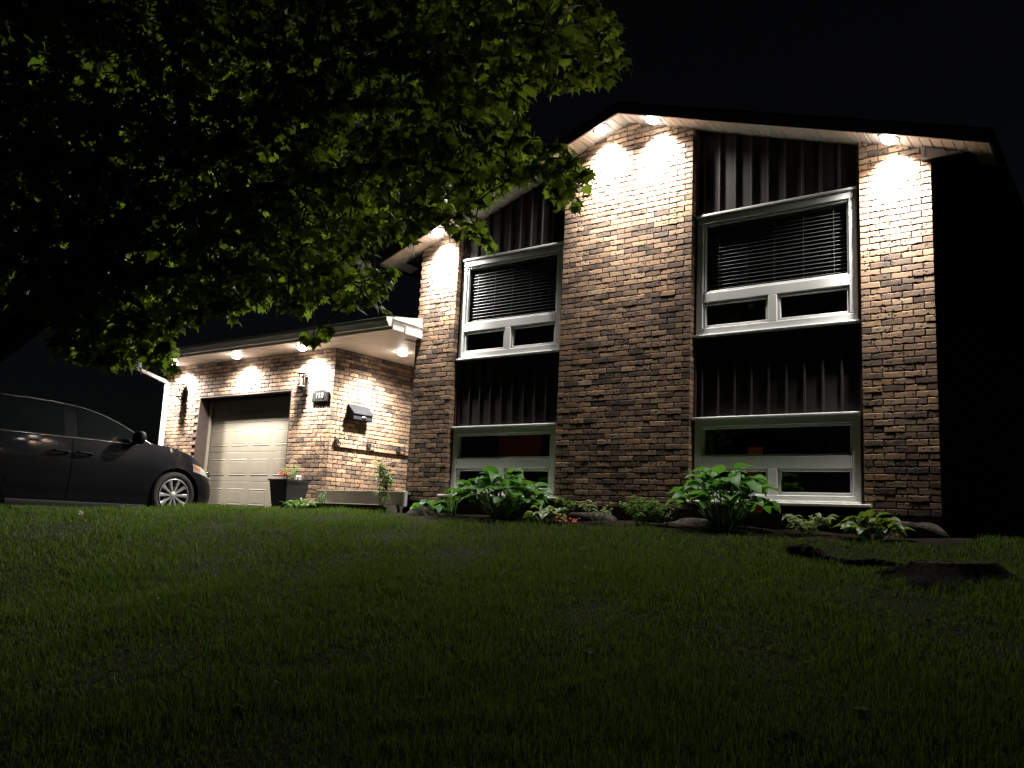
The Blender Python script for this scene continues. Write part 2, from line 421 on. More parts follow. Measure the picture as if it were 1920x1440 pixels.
BAYS = [(-2.593, -.695, 0), (-6.213, -4.408, 1)]
slat_me = MB().add([(0,-.016,-.009),(1,-.016,-.009),(1,0,.001),(0,0,.001),(1,.016,.006),(0,.016,.006),(0,-.016,-.0105),(1,-.016,-.0105)], [(0,1,2,3),(3,2,4,5),(6,7,1,0)]).mesh('slat', M['slat'], True)
def frame_bars(m, x0, x1, z0, z1, w, y0, y1, b=.006):
    m.bbox(x0, x1, y0, y1, z1-w, z1, b); m.bbox(x0, x1, y0, y1, z0, z0+w, b)
    m.bbox(x0, x0+w, y0+.0015, y1, z0+w*.98, z1-w*.98, b); m.bbox(x1-w, x1, y0+.0015, y1, z0+w*.98, z1-w*.98, b)
for (a, b, left) in BAYS:
    x0, x1 = a+.03, b-.055
    for up in (1, 0):
        z0, z1 = (2.005, 3.425) if up else (.106, 1.016)
        zm0, zm1 = (2.392, 2.505) if up else (.468, .6)
        m = MB(); frame_bars(m, x0, x1, z0, z1, .08, .08, .17)
        m.bbox(x0+.08, x1-.08, .083, .17, zm0, zm1)
        xm = (x0+x1)/2; m.bbox(xm-.05, xm+.05, .0815, .17, z0+.08, zm0)
        win = part('window', m, M['vinyl'], house)
        for (p0, p1, q0, q1) in ((x0+.08, x1-.08, zm1, z1-.08), (x0+.08, xm-.05, z0+.08, zm0), (xm+.05, x1-.08, z0+.08, zm0)):
            m = MB(); low = q1 < zm1
            frame_bars(m, p0+.002, p1-.002, q0+.002, q1-.002, .03 if low else .022, .1, .155, .004); part('sash', m, M['vinyl'], win)
            e = .02 if not low else .028
            part('pane', MB().box(p0+e, p1-e, .125, .13, q0+e, q1-e), M['glass'], win)
        if up:
            m = MB().bbox(x0-.01, x1+.01, .058, .135, z1+.003, z1+.036, .008); part('drip_cap', m, M['vinyl'], win)
            m = MB().bbox(x0-.02, x1+.02, .045, .135, z0-.022, z0-.002, .006); part('sill', m, M['vinyl'], win)
            head = part('window_blind', MB().box(x0+.09, x1-.09, .15, .2, z1-.13, z1-.09), M['slat'], house)
            n = 18
            for k in range(n):
                z = zm1+.02+k*.0445
                part('slat', slat_me, None, head, world=Matrix.Translation((x0+.085, .172+random.uniform(-.0015,.0015), z)) @ Matrix.Rotation(random.uniform(-.0012,.0012), 4, 'Y') @ Matrix.Diagonal((x1-x0-.17, 1, 1, 1)))
            for t in (.1, .3, .5, .7, .9):
                x = x0+.09+(x1-x0-.18)*t; part('cord', MB().tube([(x, .147, zm1), (x, .147, z1-.1)], .0018, 5), M['slat'], head)
        else:
            m = MB().bbox(x0-.01, x1+.01, .04, .135, z1+.003, z1+.028, .006); part('drip_cap', m, M['vinyl'], win)
            m = MB().bbox(a-.08, b+.07, -.06, .075, z0-.036, z0-.004, .006).bbox(x0-.01, x1+.01, .045, .076, z0-.003, z0+.022, .005); part('sill', m, M['sill'], win)
    # dark board panels with battens above and below the upper window
    for (q0, q1) in ((1.05, 1.98), (3.465, None)):
        m = MB()
        if q1: m.box(a+.005, b-.005, .14, .2, q0, q1)
        else: m.add(*wall_poly([(a+.005, q0), (b-.005, q0), (b-.005, soff(b)+.02), (a+.005, soff(a)+.02)], .14, .2))
        pan = part('siding_panel', m, M['siding'], house)
        first = -2.5 if not left else -6.168+.02
        for k in range(9):
            x = first+k*.196*(1 if not left else .945)
            if x > b-.07: break
            zt = q1 if q1 else soff(x)+.02
            part('batten', MB().bbox(x-.013, x+.013, .112, .142, q0+.002, zt-.002, .005), M['batten'], pan)
    for xx in ((a+.004, a+.028), (b-.052, b-.004)):
        part('corner_trim', MB().box(xx[0], xx[1], .1, .139, 0.1, min(soff(xx[0]), soff(xx[1]))+.01), M['brown_trim'], house)
# roof
OV, EX = .30, .56
for sgn in (-1, 1):
    xa, xb = XM, (XR+EX if sgn > 0 else XL-EX)
    zt = .12
    def slab(y0, y1, lo, hi, x0=xa, x1=xb):
        v = []
        for x in (x0, x1):
            for y in (y0, y1):
                v += [(x, y, soff(x)+lo), (x, y, soff(x)+hi)]
        return MB().add(v, [(0,2,3,1),(4,5,7,6),(0,1,5,4),(2,6,7,3),(1,3,7,5),(0,4,6,2)])
    part('roof', slab(-OV+.004, 9.4, .03, .11), M['shingle'], house)
    m = slab(-OV-.03, 9.45, .112, .134, xa, xb+sgn*.04)
    part('shingle_edge', m, M['shingle'], house)
    part('fascia', slab(-OV-.022, -OV, -.012, .11), M['fascia'], house)
    part('soffit_backing', slab(-OV+.006, .36, .015, .028), M['soffit'], house)
    L = abs(xb-xa); n = int(L/.301)
    for k in range(n+1):
        s0 = xa+sgn*(k*.301+.0025); s1 = xa+sgn*min(k*.301+.2985, L)
        if abs(s1-s0) < .05: continue
        v = []; f = []
        # three v-grooved strips in each panel
        us = [0, .29, .335, .38, .62, .665, .71, .955, 1]; hs = [0, 0, .009, 0, 0, .009, 0, 0, .007]
        for u, h in zip(us, hs):
            x = s0+(s1-s0)*u
            v += [(x, -OV+.003, soff(x)+h), (x, .05, soff(x)+h)]
        for i in range(len(us)-1): f.append((2*i, 2*i+1, 2*i+3, 2*i+2) if sgn < 0 else (2*i, 2*i+2, 2*i+3, 2*i+1))
        part('soffit_panel', MB().add(v, f), M['soffit'], house)
    # side eave: level soffit and gutter board
    e0, e1 = (XR, XR+EX) if sgn > 0 else (XL-EX, XL)
    part('side_soffit', MB().box(e0, e1, .02, 9.3, 3.575, 3.59), M['siding'], house)
    part('side_fascia', MB().box(*((e1-.0, e1+.02) if sgn > 0 else (e0-.02, e0)), -OV+.01, 9.38, soff(XR+EX)-.03, soff(XR+EX)+.1), M['fascia'], house)
m = MB(); xr = .54
m.add(*wall_poly([(-.072, 3.58), (.26, 3.58), (-.072, soff(-.072)-.004)], -.035, .012)); m.box(-.078, -.045, -.045, -.03, 3.575, soff(-.07)-.01).box(.128, .14, -.045, -.03, 3.582, soff(.135)-.005)
m.box(-.08, .3, -.047, .014, 3.568, 3.579)
part('eave_return', m, plain('mauve_frieze', (.14,.115,.12), .45, var=.15), house)
m = MB().tube([(.02, .3, 3.44), (.06, .3, 3.515), (.16, .3, 3.58), (.243, .3, 3.645), (.3, .3, 3.66)], .006, 6); 
part('service_cable', MB().tube([(.052, .3, 3.35), (.056, .3, 3.43), (.11, .27, 3.47), (.2, .2, 3.54)], .007, 6), M['gutter'], house)

# ------------------------------------------------------------------ attached garage
GX0, GX1, GZ = -13.37, -8.65, 2.37
DX0, DX1, DZ = -12.231, -9.648, 1.757
garage = thing('attached_garage', 'low brick garage with one beige door and a white gutter, joined to the house', 'garage', (-11, 0, -.3))
specs = []
for k in range(-4, 35):
    z = k*C+.005; odd = k % 2
    def fr(a, b, ph):
        for (s, L) in run(a, b, k, ph): specs.append(((s, 0, z), 'x', L, 0))
    end = GX1-(0 if odd else .1095)
    if z < DZ:
        fr(DX1, end, 0); fr(GX0, DX0, 0 if odd else .1016)
    else: fr(GX0, end, 0)
    s = .1095 if odd else 0.
    while s < 2.5:
        specs.append(((GX1, s, z), 'y', BL, .038 if k == 11 else 0)); s += PITCH
lay(garage, specs)
m = MB().box(GX0+.006, DX0-.006, .013, .3, -.6, 2.42).box(DX1+.006, GX1-.014, .013, .3, -.6, .743).box(DX1+.006, GX1-.014, .013, .3, .8135, 2.42).box(DX1+.006, GX1-.053, .013, .3, .743, .8135).box(DX0-.006, DX1+.006, .014, .3, DZ+.006, 2.42).box(GX1-.3, GX1-.0135, .3, 6, -.6, .743).box(GX1-.3, GX1-.0135, .3, 6, .8135, 2.42).box(GX1-.3, GX1-.053, .3, 6, .743, .8135).box(GX0+.006, GX0+.2, .3, 6, -.6, 2.42)
part('mortar_core', m, M['mortar'], garage)
part('alcove_wall', MB().box(GX1+.0, XL-.0, 2.6, 2.7, -.3, 2.5), M['brown_trim'], garage)
part('corner_post', MB().box(XL-.07, XL-.003, .06, .13, .15, 2.36), M['brown_trim'], garage)
m = MB().box(DX0, DX0+.022, .004, .34, -.45, DZ).box(DX1-.022, DX1, .004, .34, -.45, DZ).box(DX0+.022, DX1-.022, .004, .34, DZ-.022, DZ+.0).box(DX0+.022, DX1-.022, .15, .2, DZ-.09, DZ-.0225)
frame = part('garage_door_frame', m, M['brown_trim'], garage)
m = MB().box(DX0+.0225, DX0+.06, .2, .26, -.45, DZ-.024).box(DX1-.06, DX1-.0225, .2, .26, -.45, DZ-.024).box(DX0+.0605, DX1-.0605, .2, .26, DZ-.075, DZ-.024)
part('door_stop', m, M['door_paint'], frame)
gd = part('garage_door', MB().box(DX0+.03, DX1-.03, .325, .335, -.42, DZ), M['door_paint'], garage)
dw = DX1-DX0-.07
for r in range(5):
    z1 = 1.80-.515*r; z0 = z1-.511
    part('door_section', MB().bbox(DX0+.035, DX1-.035, .28, .322, z0, min(z1, DZ-.024), .005), M['door_paint'], gd)
    if r > 3: continue
    for c in range(4):
        xa = DX0+.095+c*.61; xb = xa+.46; za, zb = z0+.105, z0+.385
        v = []
        for (e, y) in ((-.004, .2795), (.014, .2895), (.034, .2895), (.05, .277)):
            v += [(xa+e, y, za+e), (xb-e, y, za+e), (xb-e, y, zb-e), (xa+e, y, zb-e)]
        # a raised moulding ring proud of the section, then the field
        v = []
        for (e, y) in ((0, .2805), (.005, .275), (.012, .2745), (.022, .2785), (.045, .276)):
            v += [(xa+e, y, za+e), (xb-e, y, za+e), (xb-e, y, zb-e), (xa+e, y, zb-e)]
        f = []
        for q in range(4):
            for i in range(4): f.append((q*4+i, q*4+(i+1) % 4, q*4+4+(i+1) % 4, q*4+4+i))
        f.append((16,17,18,19)); part('raised_panel', MB().add(v, f), M['door_paint'], gd)
# garage soffit, roof, gutter
EY = -.6
for k in range(23):
    x0 = -13.5+k*.3005; x1 = x0+.298
    if x1 > -6.86: x1 = -6.86
    if x1-x0 < .05: break
    y1 = .02 if x1 < GX1 else 2.6
    if x1 > XL: y1 = -.02
    us = [0, .29, .335, .38, .62, .665, .71, .955, 1]; hs = [0, 0, .011, 0, 0, .011, 0, 0, .009]; v = []; f = []
    for u, h in zip(us, hs): v += [(x0+(x1-x0)*u, EY+.02, GZ+h), (x0+(x1-x0)*u, y1, GZ+h)]
    for i in range(8): f.append((2*i, 2*i+2, 2*i+3, 2*i+1))
    part('soffit_panel', MB().add(v, f), M['soffit'], garage)
part('soffit_backing', MB().box(-13.55, -6.86, EY+.03, -.02, 2.39, 2.4).box(-13.5, XL-.01, -.019, 2.6, 2.39, 2.4), M['soffit'], garage)
part('fascia', MB().box(-13.55, -6.85, EY, EY+.02, 2.362, 2.53).box(-13.57, -13.55, EY, 6, 2.362, 2.53), M['gutter'], garage)
gp = [(EY-.002, 2.40), (EY-.07, 2.40), (EY-.083, 2.425), (EY-.1, 2.45), (EY-.12, 2.475), (EY-.125, 2.52), (EY-.112, 2.525), (EY-.108, 2.515), (EY-.108, 2.48), (EY-.066, 2.415), (EY-.006, 2.415), (EY-.006, 2.54), (EY-.002, 2.54)]
n = len(gp); v = [(-13.58, y, z) for y, z in gp] + [(-6.845, y, z) for y, z in gp]
f = [(i, (i+1) % n, n+(i+1) % n, n+i) for i in range(n)]
gut = part('gutter', MB().add(v, f), M['gutter'], garage)
cap = [(EY-.002, 2.40), (EY-.07, 2.40), (EY-.083, 2.425), (EY-.1, 2.45), (EY-.12, 2.475), (EY-.125, 2.52), (EY-.002, 2.54)]
def endcap(x0, x1):
    n = len(cap); return MB().add([(x0, y, z) for y, z in cap]+[(x1, y, z) for y, z in cap], [tuple(range(n)), tuple(range(2*n-1, n-1, -1))]+[(i, n+i, n+(i+1) % n, (i+1) % n) for i in range(n)])
part('end_cap', endcap(-6.8445, -6.84), M['gutter'], gut); part('end_cap', endcap(-13.585, -13.5805), M['gutter'], gut)
# white return board closing the right end of the eave
m = MB(); v = [(-6.849, EY+.001, 2.362), (-6.849, -.01, 2.362), (-6.849, -.01, 2.64), (-6.849, EY+.001, 2.545)]
m.add(v+[(x+.018, y, z) for x, y, z in v], [(0,3,2,1),(4,5,6,7),(0,1,5,4),(1,2,6,5),(2,3,7,6),(3,0,4,7)])
m.box(-6.83, -6.815, -.36, -.012, 2.345, 2.455).box(-6.8305, -6.81, EY+.002, -.012, 2.5, 2.512)
part('eave_return', m, M['gutter'], garage)
m = MB(); rz = lambda y: 2.55+(y-EY)*.32
m.add([(-13.6, EY-.03, rz(EY-.03)), (-6.935, EY-.03, rz(EY-.03)), (-6.935, 4.2, rz(4.2)), (-13.6, 4.2, rz(4.2)), (-13.6, 9, rz(-.6)), (-6.935, 9, rz(-.6))], [(0,1,2,3), (3,2,5,4)])
m.box(-13.6, -6.935, EY-.03, EY+.0, 2.541, 2.55)
part('roof', m, M['shingle'], garage)
part('gable_wall', MB().add([(-13.37, .1, 2.4), (-13.37, 8, 2.4), (-13.37, 4.2, rz(4.2)-.05), (-13.2, .1, 2.4), (-13.2, 8, 2.4), (-13.2, 4.2, rz(4.2)-.05)], [(0,2,1),(3,4,5),(0,1,4,3),(1,2,5,4),(2,0,3,5)]), M['siding'], garage)
def rect_tube(pts, a, b):
    m = MB(); v = []; P = [Vector(p) for p in pts]
    for i, p in enumerate(P):
        d = (P[min(i+1, len(P)-1)]-P[max(i-1, 0)]).normalized(); s = Vector((1, 0, 0)); s = (s-d*s.dot(d)).normalized(); t = d.cross(s)
        v += [p+s*a+t*b, p-s*a+t*b, p-s*a-t*b, p+s*a-t*b]
    f = [(0,1,2,3), tuple(len(v)-4+i for i in (3,2,1,0))]
    for i in range(len(P)-1):
        for k in range(4): f.append((4*i+k, 4*i+4+k, 4*i+4+(k+1) % 4, 4*i+(k+1) % 4))
    return m.add(v, f)
part('downspout', rect_tube([(-13.36, EY-.05, 2.40), (-13.355, EY-.05, 2.30), (-13.345, EY-.03, 2.255), (-13.285, -.1, 2.10), (-13.275, -.05, 2.06), (-13.27, -.042, 1.9), (-13.27, -.042, -.3)], .036, .028), M['gutter'], garage)
# ------------------------------------------------------------------ soffit lights
def soffit_light(x, y, z, label, power=1.0, tilt=0, wide=142, aim='X', canopy_fill=1.0, hot=1.0, wmul=1.0):
    t = thing('soffit_light', label, 'light', (x, y, z), 'lights set in the soffits')
    R = Matrix.Translation((x, y, z)) @ Matrix.Rotation(tilt, 4, 'Y')
    part('trim_ring', MB().lathe([(.079, .0), (.083, -.012), (.1, -.01), (.105, -.003), (.105, .004)], n=28), M['vinyl'], t, True, R)
    part('lens', MB().lathe([(.078, -.004), (.076, -.024), (.064, -.046), (.04, -.06), (.0005, -.066)], n=24), M['lens'], t, True, R)
    for (wt, ang, bl, tl, ax) in ((LAMP_W*hot, (86 if z > 3 else 104) if aim == 'X' else 84, 1.0, .69 if z > 3 else .6, aim), (WIDE_W*wmul, wide, .65, 0, 'X'), (CANOPY_FILL_W*canopy_fill, 78, 1.0, -1.22, 'X')):  # last spot is an added outward fill, aimed to brighten the tree canopy
        L = bpy.data.lights.new('soffit_lamp_or_fill', 'SPOT'); L.energy = wt*power; L.color = LAMP_COL
        L.spot_size = math.radians(ang); L.spot_blend = bl; L.shadow_soft_size = .06
        link('soffit_lamp_or_fill', L, t, Matrix.Translation((x, y, z-.11)) @ Matrix.Rotation(tl, 4, ax))
SL = math.atan(.335)
LY = -.21
for x, lab in ((-3.76, 'bright round soffit light just left of the roof peak'), (-3.03, 'bright round soffit light just right of the roof peak'),
               (-.34, 'bright round soffit light at the top of the right brick pier'), (-6.45, 'bright round soffit light at the top of the left brick pier, behind maple leaves')):
    soffit_light(x, LY, soff(x)-.002, lab, 1.0, -SL if x < XM else SL, canopy_fill=1.7 if x < -6 else (.02 if x > -1 else .13))
for x, lab in ((-12.72, 'soffit light at the far left end of the garage eave, above the first wall lantern'), (-10.82, 'soffit light above the middle of the garage door'), (-9.12, 'soffit light above the house number and second wall lantern')):
    soffit_light(x, -.3, GZ-.001, lab, 1.0, 0, 164, canopy_fill=.1 if x < -12 else .4 if x < -10 else .75, hot=.28 if -12 < x < -10 else .42, wmul=1.15 if -12 < x < -10 else 1.6)
soffit_light(-7.88, .7, GZ-.001, 'soffit light in the porch ceiling between the garage and the left pier', 1.0, 0, 160, 'Y', 0.0, .38, 1.5)

# ------------------------------------------------------------------ fixtures on the garage walls
def wall_lantern(x, z, label):
    t = thing('wall_lantern', label, 'lantern', (x, 0, z), 'wall lanterns flanking the garage door')
    def pt(n, mb, m, sm=False): return part(n, mb, m, t, sm)
    pt('backplate', MB().bbox(x-.05, x+.05, -.022, -.001, z-.2, z+.06, .006), M['bronze'])
    y = -.115
    pt('arm', MB().tube([(x, -.02, z-.12), (x, -.08, z-.15), (x, y, z-.12), (x, y, z-.095)], .012, 8), M['bronze'])
    w = .068
    pt('tray', MB().lathe([(.001, z-.1), (.05, z-.1), (.082, z-.082), (.075, z-.07), (.001, z-.07)], (x, y, 0), n=6), M['bronze'])
    hood = pt('hood', MB().lathe([(.072, z+.13), (.09, z+.135), (.085, z+.15), (.045, z+.185), (.04, z+.2), (.052, z+.205), (.045, z+.218), (.001, z+.222)], (x, y, 0), n=6), M['bronze'])
    for k in range(6):
        a = math.pi/3*k
        pt('post', MB().tube([(x+w*math.cos(a), y+w*math.sin(a), z-.07), (x+w*math.cos(a), y+w*math.sin(a), z+.132)], .0065, 6), M['bronze'])
    pt('glass', MB().lathe([(w-.006, z-.07), (w-.006, z+.13)], (x, y, 0), n=6), M['lantern_glass'])
    pt('candle', MB().lathe([(.014, z-.07), (.014, z+.01), (.02, z+.04), (.012, z+.07), (.001, z+.085)], (x, y, 0), n=10), M['wood_board'], True)
wall_lantern(-12.72, 1.86, 'bronze wall lantern left of the garage door, near the downspout')
wall_lantern(-9.29, 1.845, 'bronze wall lantern right of the garage door, beside the house number')
pl = thing('number_plaque', 'dark arched house number plaque reading 110', 'plaque', (-8.915, 0, 1.6))
def plq(w, h, y0, y1, rise):
    o = [(-w, -h), (w, -h), (w, h*.62)] + [(w*.82, h*.66)] + [(w*.7*math.cos(math.pi*k/10), h*.66+rise*math.sin(math.pi*k/10)) for k in range(11)] + [(-w*.82, h*.66), (-w, h*.62)]
    n = len(o); return MB().add([(-8.915+a, y0, 1.605+b) for a, b in o]+[(-8.915+a, y1, 1.605+b) for a, b in o], [tuple(range(n)), tuple(range(2*n-1, n-1, -1))]+[(i, n+i, n+(i+1) % n, (i+1) % n) for i in range(n)])
part('rim', plq(.19, .095, -.03, -.001, .04), M['pewter'], pl)
part('plate', plq(.176, .082, -.036, -.0305, .036), M['plaque_face'], pl)
for i, ch in enumerate('110'):
    cu_ = bpy.data.curves.new('numeral', 'FONT'); cu_.body = ch; cu_.size = .12; cu_.extrude = .004; cu_.bevel_depth = .0012; cu_.align_x = 'CENTER'; cu_.align_y = 'CENTER'
    cu_.materials.append(M['numeral'])
    nm_ = bpy.data.objects.new('tmp', cu_); COL.objects.link(nm_); me_ = bpy.data.meshes.new_from_object(nm_.evaluated_get(bpy.context.evaluated_depsgraph_get())); me_.name = 'numeral'; bpy.data.objects.remove(nm_)
    link('numeral', me_, pl, Matrix.Translation((-8.915+(-.06, 0, .07)[i], -.043, 1.605)) @ Matrix.Rotation(math.pi/2, 4, 'X'))
mbx = thing('mailbox', 'black metal wall mailbox with sloping lid and oval badge', 'mailbox', (GX1, .55, 1.27))
y0, y1 = .34, .75; xw = GX1+.002
prof = [(0, 1.262), (.13, 1.262), (.14, 1.277), (.14, 1.36), (0, 1.50)]
n = len(prof); m = MB().add([(xw+a, y0, z) for a, z in prof]+[(xw+a, y1, z) for a, z in prof], [tuple(range(n-1, -1, -1)), tuple(range(n, 2*n))]+[(i, (i+1) % n, n+(i+1) % n, n+i) for i in range(n)])
part('body', m, M['mailbox'], mbx)
m = MB().add([(xw+a, y, z) for y in (y0-.012, y1+.012) for a, z in ((0, 1.522), (0, 1.507), (.15, 1.357), (.16, 1.359), (.158, 1.372))], [(0,1,2,3,4), (9,8,7,6,5)]+[(i, 5+i, 5+(i+1) % 5, (i+1) % 5) for i in range(5)])
part('lid', m, M['mailbox'], mbx)
m = MB().lathe([(.05, 0), (.047, .006), (.001, .007)], n=24, axis='x'); m.v = [(xw+.1405+a, .57+b*1.15, 1.315+c*.62) for a, b, c in m.v]
part('badge', m, M['pewter'], mbx, True)
for yy in (.42, .6): part('paper_hook', MB().tube([(xw+.03, yy, 1.262), (xw+.03, yy, 1.23), (xw+.045, yy, 1.205), (xw+.07, yy, 1.205), (xw+.08, yy, 1.235)], .005, 6), M['pewter'], mbx)
for yy, lab in ((.14, 'small black wall hook nearest the garage corner, under the mailbox'), (.83, 'small black wall hook in the middle of the three, under the mailbox'), (1.51, 'small black wall hook farthest from the garage corner, near the left pier')):
    t = thing('wall_hook', lab, 'hook', (GX1, yy, .9), 'hooks on the garage side wall')
    part('bracket', MB().bbox(GX1+.001, GX1+.05, yy-.04, yy+.04, .86, .93, .008), M['black_iron'], t)
    part('arm', MB().tube([(GX1+.03, yy+.03, .905), (GX1+.05, yy+.1, .91), (GX1+.05, yy+.125, .93), (GX1+.05, yy+.128, .985)], .009, 6), M['black_iron'], t)
t = thing('outlet_box', 'grey outdoor outlet box on brick behind the black planter', 'outlet', (-9.26, 0, .295))
part('cover', MB().bbox(-9.32, -9.2, -.04, -.001, .245, .345, .008), M['outlet'], t); part('socket', MB().bbox(-9.278, -9.242, -.044, -.0405, .272, .318, .002), M['black_iron'], t)
# planter
px0, py0, pz0 = -8.99, -.42, -.17
t = thing('planter', 'tall square black planter at the corner of the garage door', 'planter', (px0, py0, pz0))
def sq(w, z): return [(px0-w, py0-w, z), (px0+w, py0-w, z), (px0+w, py0+w, z), (px0-w, py0+w, z)]
m = MB(); m.grid([sq(.165, pz0), sq(.21, .225), sq(.228, .227), sq(.228, .252), sq(.2, .252), sq(.195, .2)], cyc=True); part('pot', m, M['planter'], t)
part('potting_soil', MB().add(sq(.196, .205), [(0,1,2,3)]), M['mulch'], t)

def leaf_mesh(kind, L=.1, Wd=.06, seed=0):
    r = random.Random(seed); m = MB()
    if kind == 'lance' or kind == 'oval' or kind == 'heart':
        n = 6 if kind != 'lance' else 4
        rows = []
        for i in range(n+1):
            u = i/n
            if kind == 'heart': w = (1-(u-.3)**2/.49 if u > .3 else .8+.2*math.sin(u/.3*math.pi/2)); w = max(.02, w)*(1 if u < 1 else 0)
            elif kind == 'oval': w = math.sin(math.pi*min(1, u*.93+.07))**.8 if u < 1 else .02
            else: w = math.sin(math.pi*(u*.9+.08))
            z = L*(.18*math.sin(u*2.0)-.42*u*u)
            row = []
            for s in (-1, -.55, 0, .55, 1):
                row.append((s*w*Wd*.5, L*(u-.04*abs(s)*(1 if u < .2 else 0)), z + .16*Wd*abs(s)*w + .02*Wd*math.sin(u*17+s*3+seed)*abs(s)*2))
            rows.append(row if kind != 'lance' else [row[0], row[2], row[4]])
        m.grid(rows)
    return m
def with_rim(me, cols, width=1):
    # marks the outermost columns of a leaf grid: pale margins
    at = me.attributes.new('rim', 'FLOAT', 'POINT'); n = len(me.vertices)
    at.data.foreach_set('value', [1.0 if (i % cols in (0, cols-1)) else 0.0 for i in range(n)])
    return me
def hosta(name, label, c, mats, n, R, H, L, seed, cat='plant', squash=.6, group=None, stalkM='herb'):
    r = random.Random(seed); cx_, cy_ = c; z0 = gz(cx_, cy_)-.01
    t = thing(name, label, cat, (cx_, cy_, z0), group)
    mes = [leaf_mesh('heart', L*q, L*q*.86, seed+k).mesh('leaf', M[mats], True) for k, q in enumerate((1, .85, 1.1, .7))]
    for me in mes: with_rim(me, 5)
    st = MB()
    for i in range(n):
        a = 2.39996*i + r.uniform(-.3, .3); f = math.sqrt((i+.6)/n)
        rr = R*(.12+.62*f)*r.uniform(.8, 1.1); h = H*(1.0-.55*f**1.6)*r.uniform(.82, 1.08)
        b = Vector((cx_+math.cos(a)*rr, cy_+math.sin(a)*rr*squash, z0+h))
        ss = Vector((cx_+math.cos(a)*.06, cy_+math.sin(a)*.05, z0))
        st.tube([ss, ss.lerp(b, .6)+Vector((0, 0, .06*H)), b], [.007, .005, .004], 4, caps=False)
        Mx = Matrix.Translation(b) @ Matrix.Rotation(a-math.pi/2+r.uniform(-.3, .3), 4, 'Z') @ Matrix.Rotation(r.uniform(-.35, .35)+.25*(1-f), 4, 'X') @ Matrix.Rotation(r.uniform(-.35, .35), 4, 'Y')
        part('leaf', mes[i % 4], None, t, world=Mx)
    part('stalks', st, M[stalkM], t)
    return t
def bushy(name, label, c, mat, n, R, H, L, seed, kind='oval', cat='plant', z0=None, up=.4, aspect=.45, stems=7, flat=.75, single=0, lean=0):
    """stems with many small leaves along them"""
    r = random.Random(seed); cx_, cy_ = c; z0 = gz(cx_, cy_)-.01 if z0 is None else z0
    t = thing(name, label, cat, (cx_, cy_, z0)); st = MB(); fol = MB(); lm = leaf_mesh(kind, L, L*aspect, seed); k1 = 0
    me1 = lm.mesh('leaf', M[mat], True)
    for s in range(stems):
        a = 2*math.pi*s/stems + r.uniform(-.4, .4); q = r.uniform(.35, 1)
        tip = Vector((cx_+math.cos(a)*R*q+lean, cy_+math.sin(a)*R*q*flat, z0+H*r.uniform(.72, 1.0)*(1-.35*q*q)))
        b = Vector((cx_+math.cos(a)*.03, cy_+math.sin(a)*.03, z0)); mid = b.lerp(tip, .55)+Vector((0, 0, H*.1))
        st.tube([b, mid, tip], [.005, .004, .0025], 4, caps=False)
        for i in range(n//stems):
            u = r.uniform(.3, 1.0); p = b.lerp(mid, u*2) if u < .5 else mid.lerp(tip, u*2-1)
            az = r.uniform(0, 2*math.pi)
            Mx = Matrix.Translation(p) @ Matrix.Rotation(az, 4, 'Z') @ Matrix.Rotation(up+r.uniform(-.5, .5), 4, 'X') @ Matrix.Rotation(r.uniform(-.5, .5), 4, 'Y') @ Matrix.Scale(r.uniform(.65, 1.15), 4)
            if k1 < single: part('leaf', me1, None, t, world=Mx); k1 += 1
            else: fol.add([Mx @ Vector(v) for v in lm.v], lm.f)
    part('stems', st, M['herb'], t)
    if fol.v:
        o = part('foliage', fol, M[mat], t, True); o['kind'] = 'stuff'
    return t
fl = bushy('potted_flower', 'orange flowers and feathery greens growing in the black planter', (px0, py0), 'herb', 150, .2, .3, .05, 3, 'lance', 'flowers', z0=.2, up=.9, aspect=.2, stems=10, lean=.05)
m = MB(); r = random.Random(2)
for k in range(26):
    c = Vector((px0-.08+r.gauss(0, .05), py0-.06+r.gauss(0, .05), .335+r.gauss(0, .025)))
    for q in range(5):
        a = q*1.257+r.random(); d = Vector((math.cos(a), math.sin(a), .35)); s = Vector((-math.sin(a), math.cos(a), 0))
        m.add([c, c+d*.02+s*.012, c+d*.032, c+d*.02-s*.012], [(0,1,2,3)])
part('blossom', m, M['orange_petal'], fl)

# porch: board front, slab and support block
por = thing('porch_step', 'weathered board fronted porch step between the garage and left pier', 'step', (-7.75, -.13, -.25))
part('riser_board', MB().bbox(-8.67, -6.83, -.16, -.115, -.065, .125, .006), M['wood_board'], por)
part('tread_board', MB().bbox(-8.63, -6.84, -.115, 2.5, .09, .122, .006), M['wood_board'], por)
part('end_trim', MB().bbox(-6.83, -6.795, -.165, -.11, -.08, .13, .004), M['gutter'], por)
wk = thing('entry_slab', 'thin grey stone slab bridging the dark gap below the porch step', 'slab', (-8.1, -.25, -.25))
part('slab', MB().bbox(-9.2, -6.95, -.43, .0, -.105, -.07, .008), M['concrete'], wk)
part('support_block', MB().bbox(-7.62, -6.93, -.37, -.05, -.42, -.107, .008), M['concrete'], wk)
part('support_block', MB().bbox(-9.2, -9.05, -.3, -.05, -.42, -.107, .008), M['foundation'], wk)

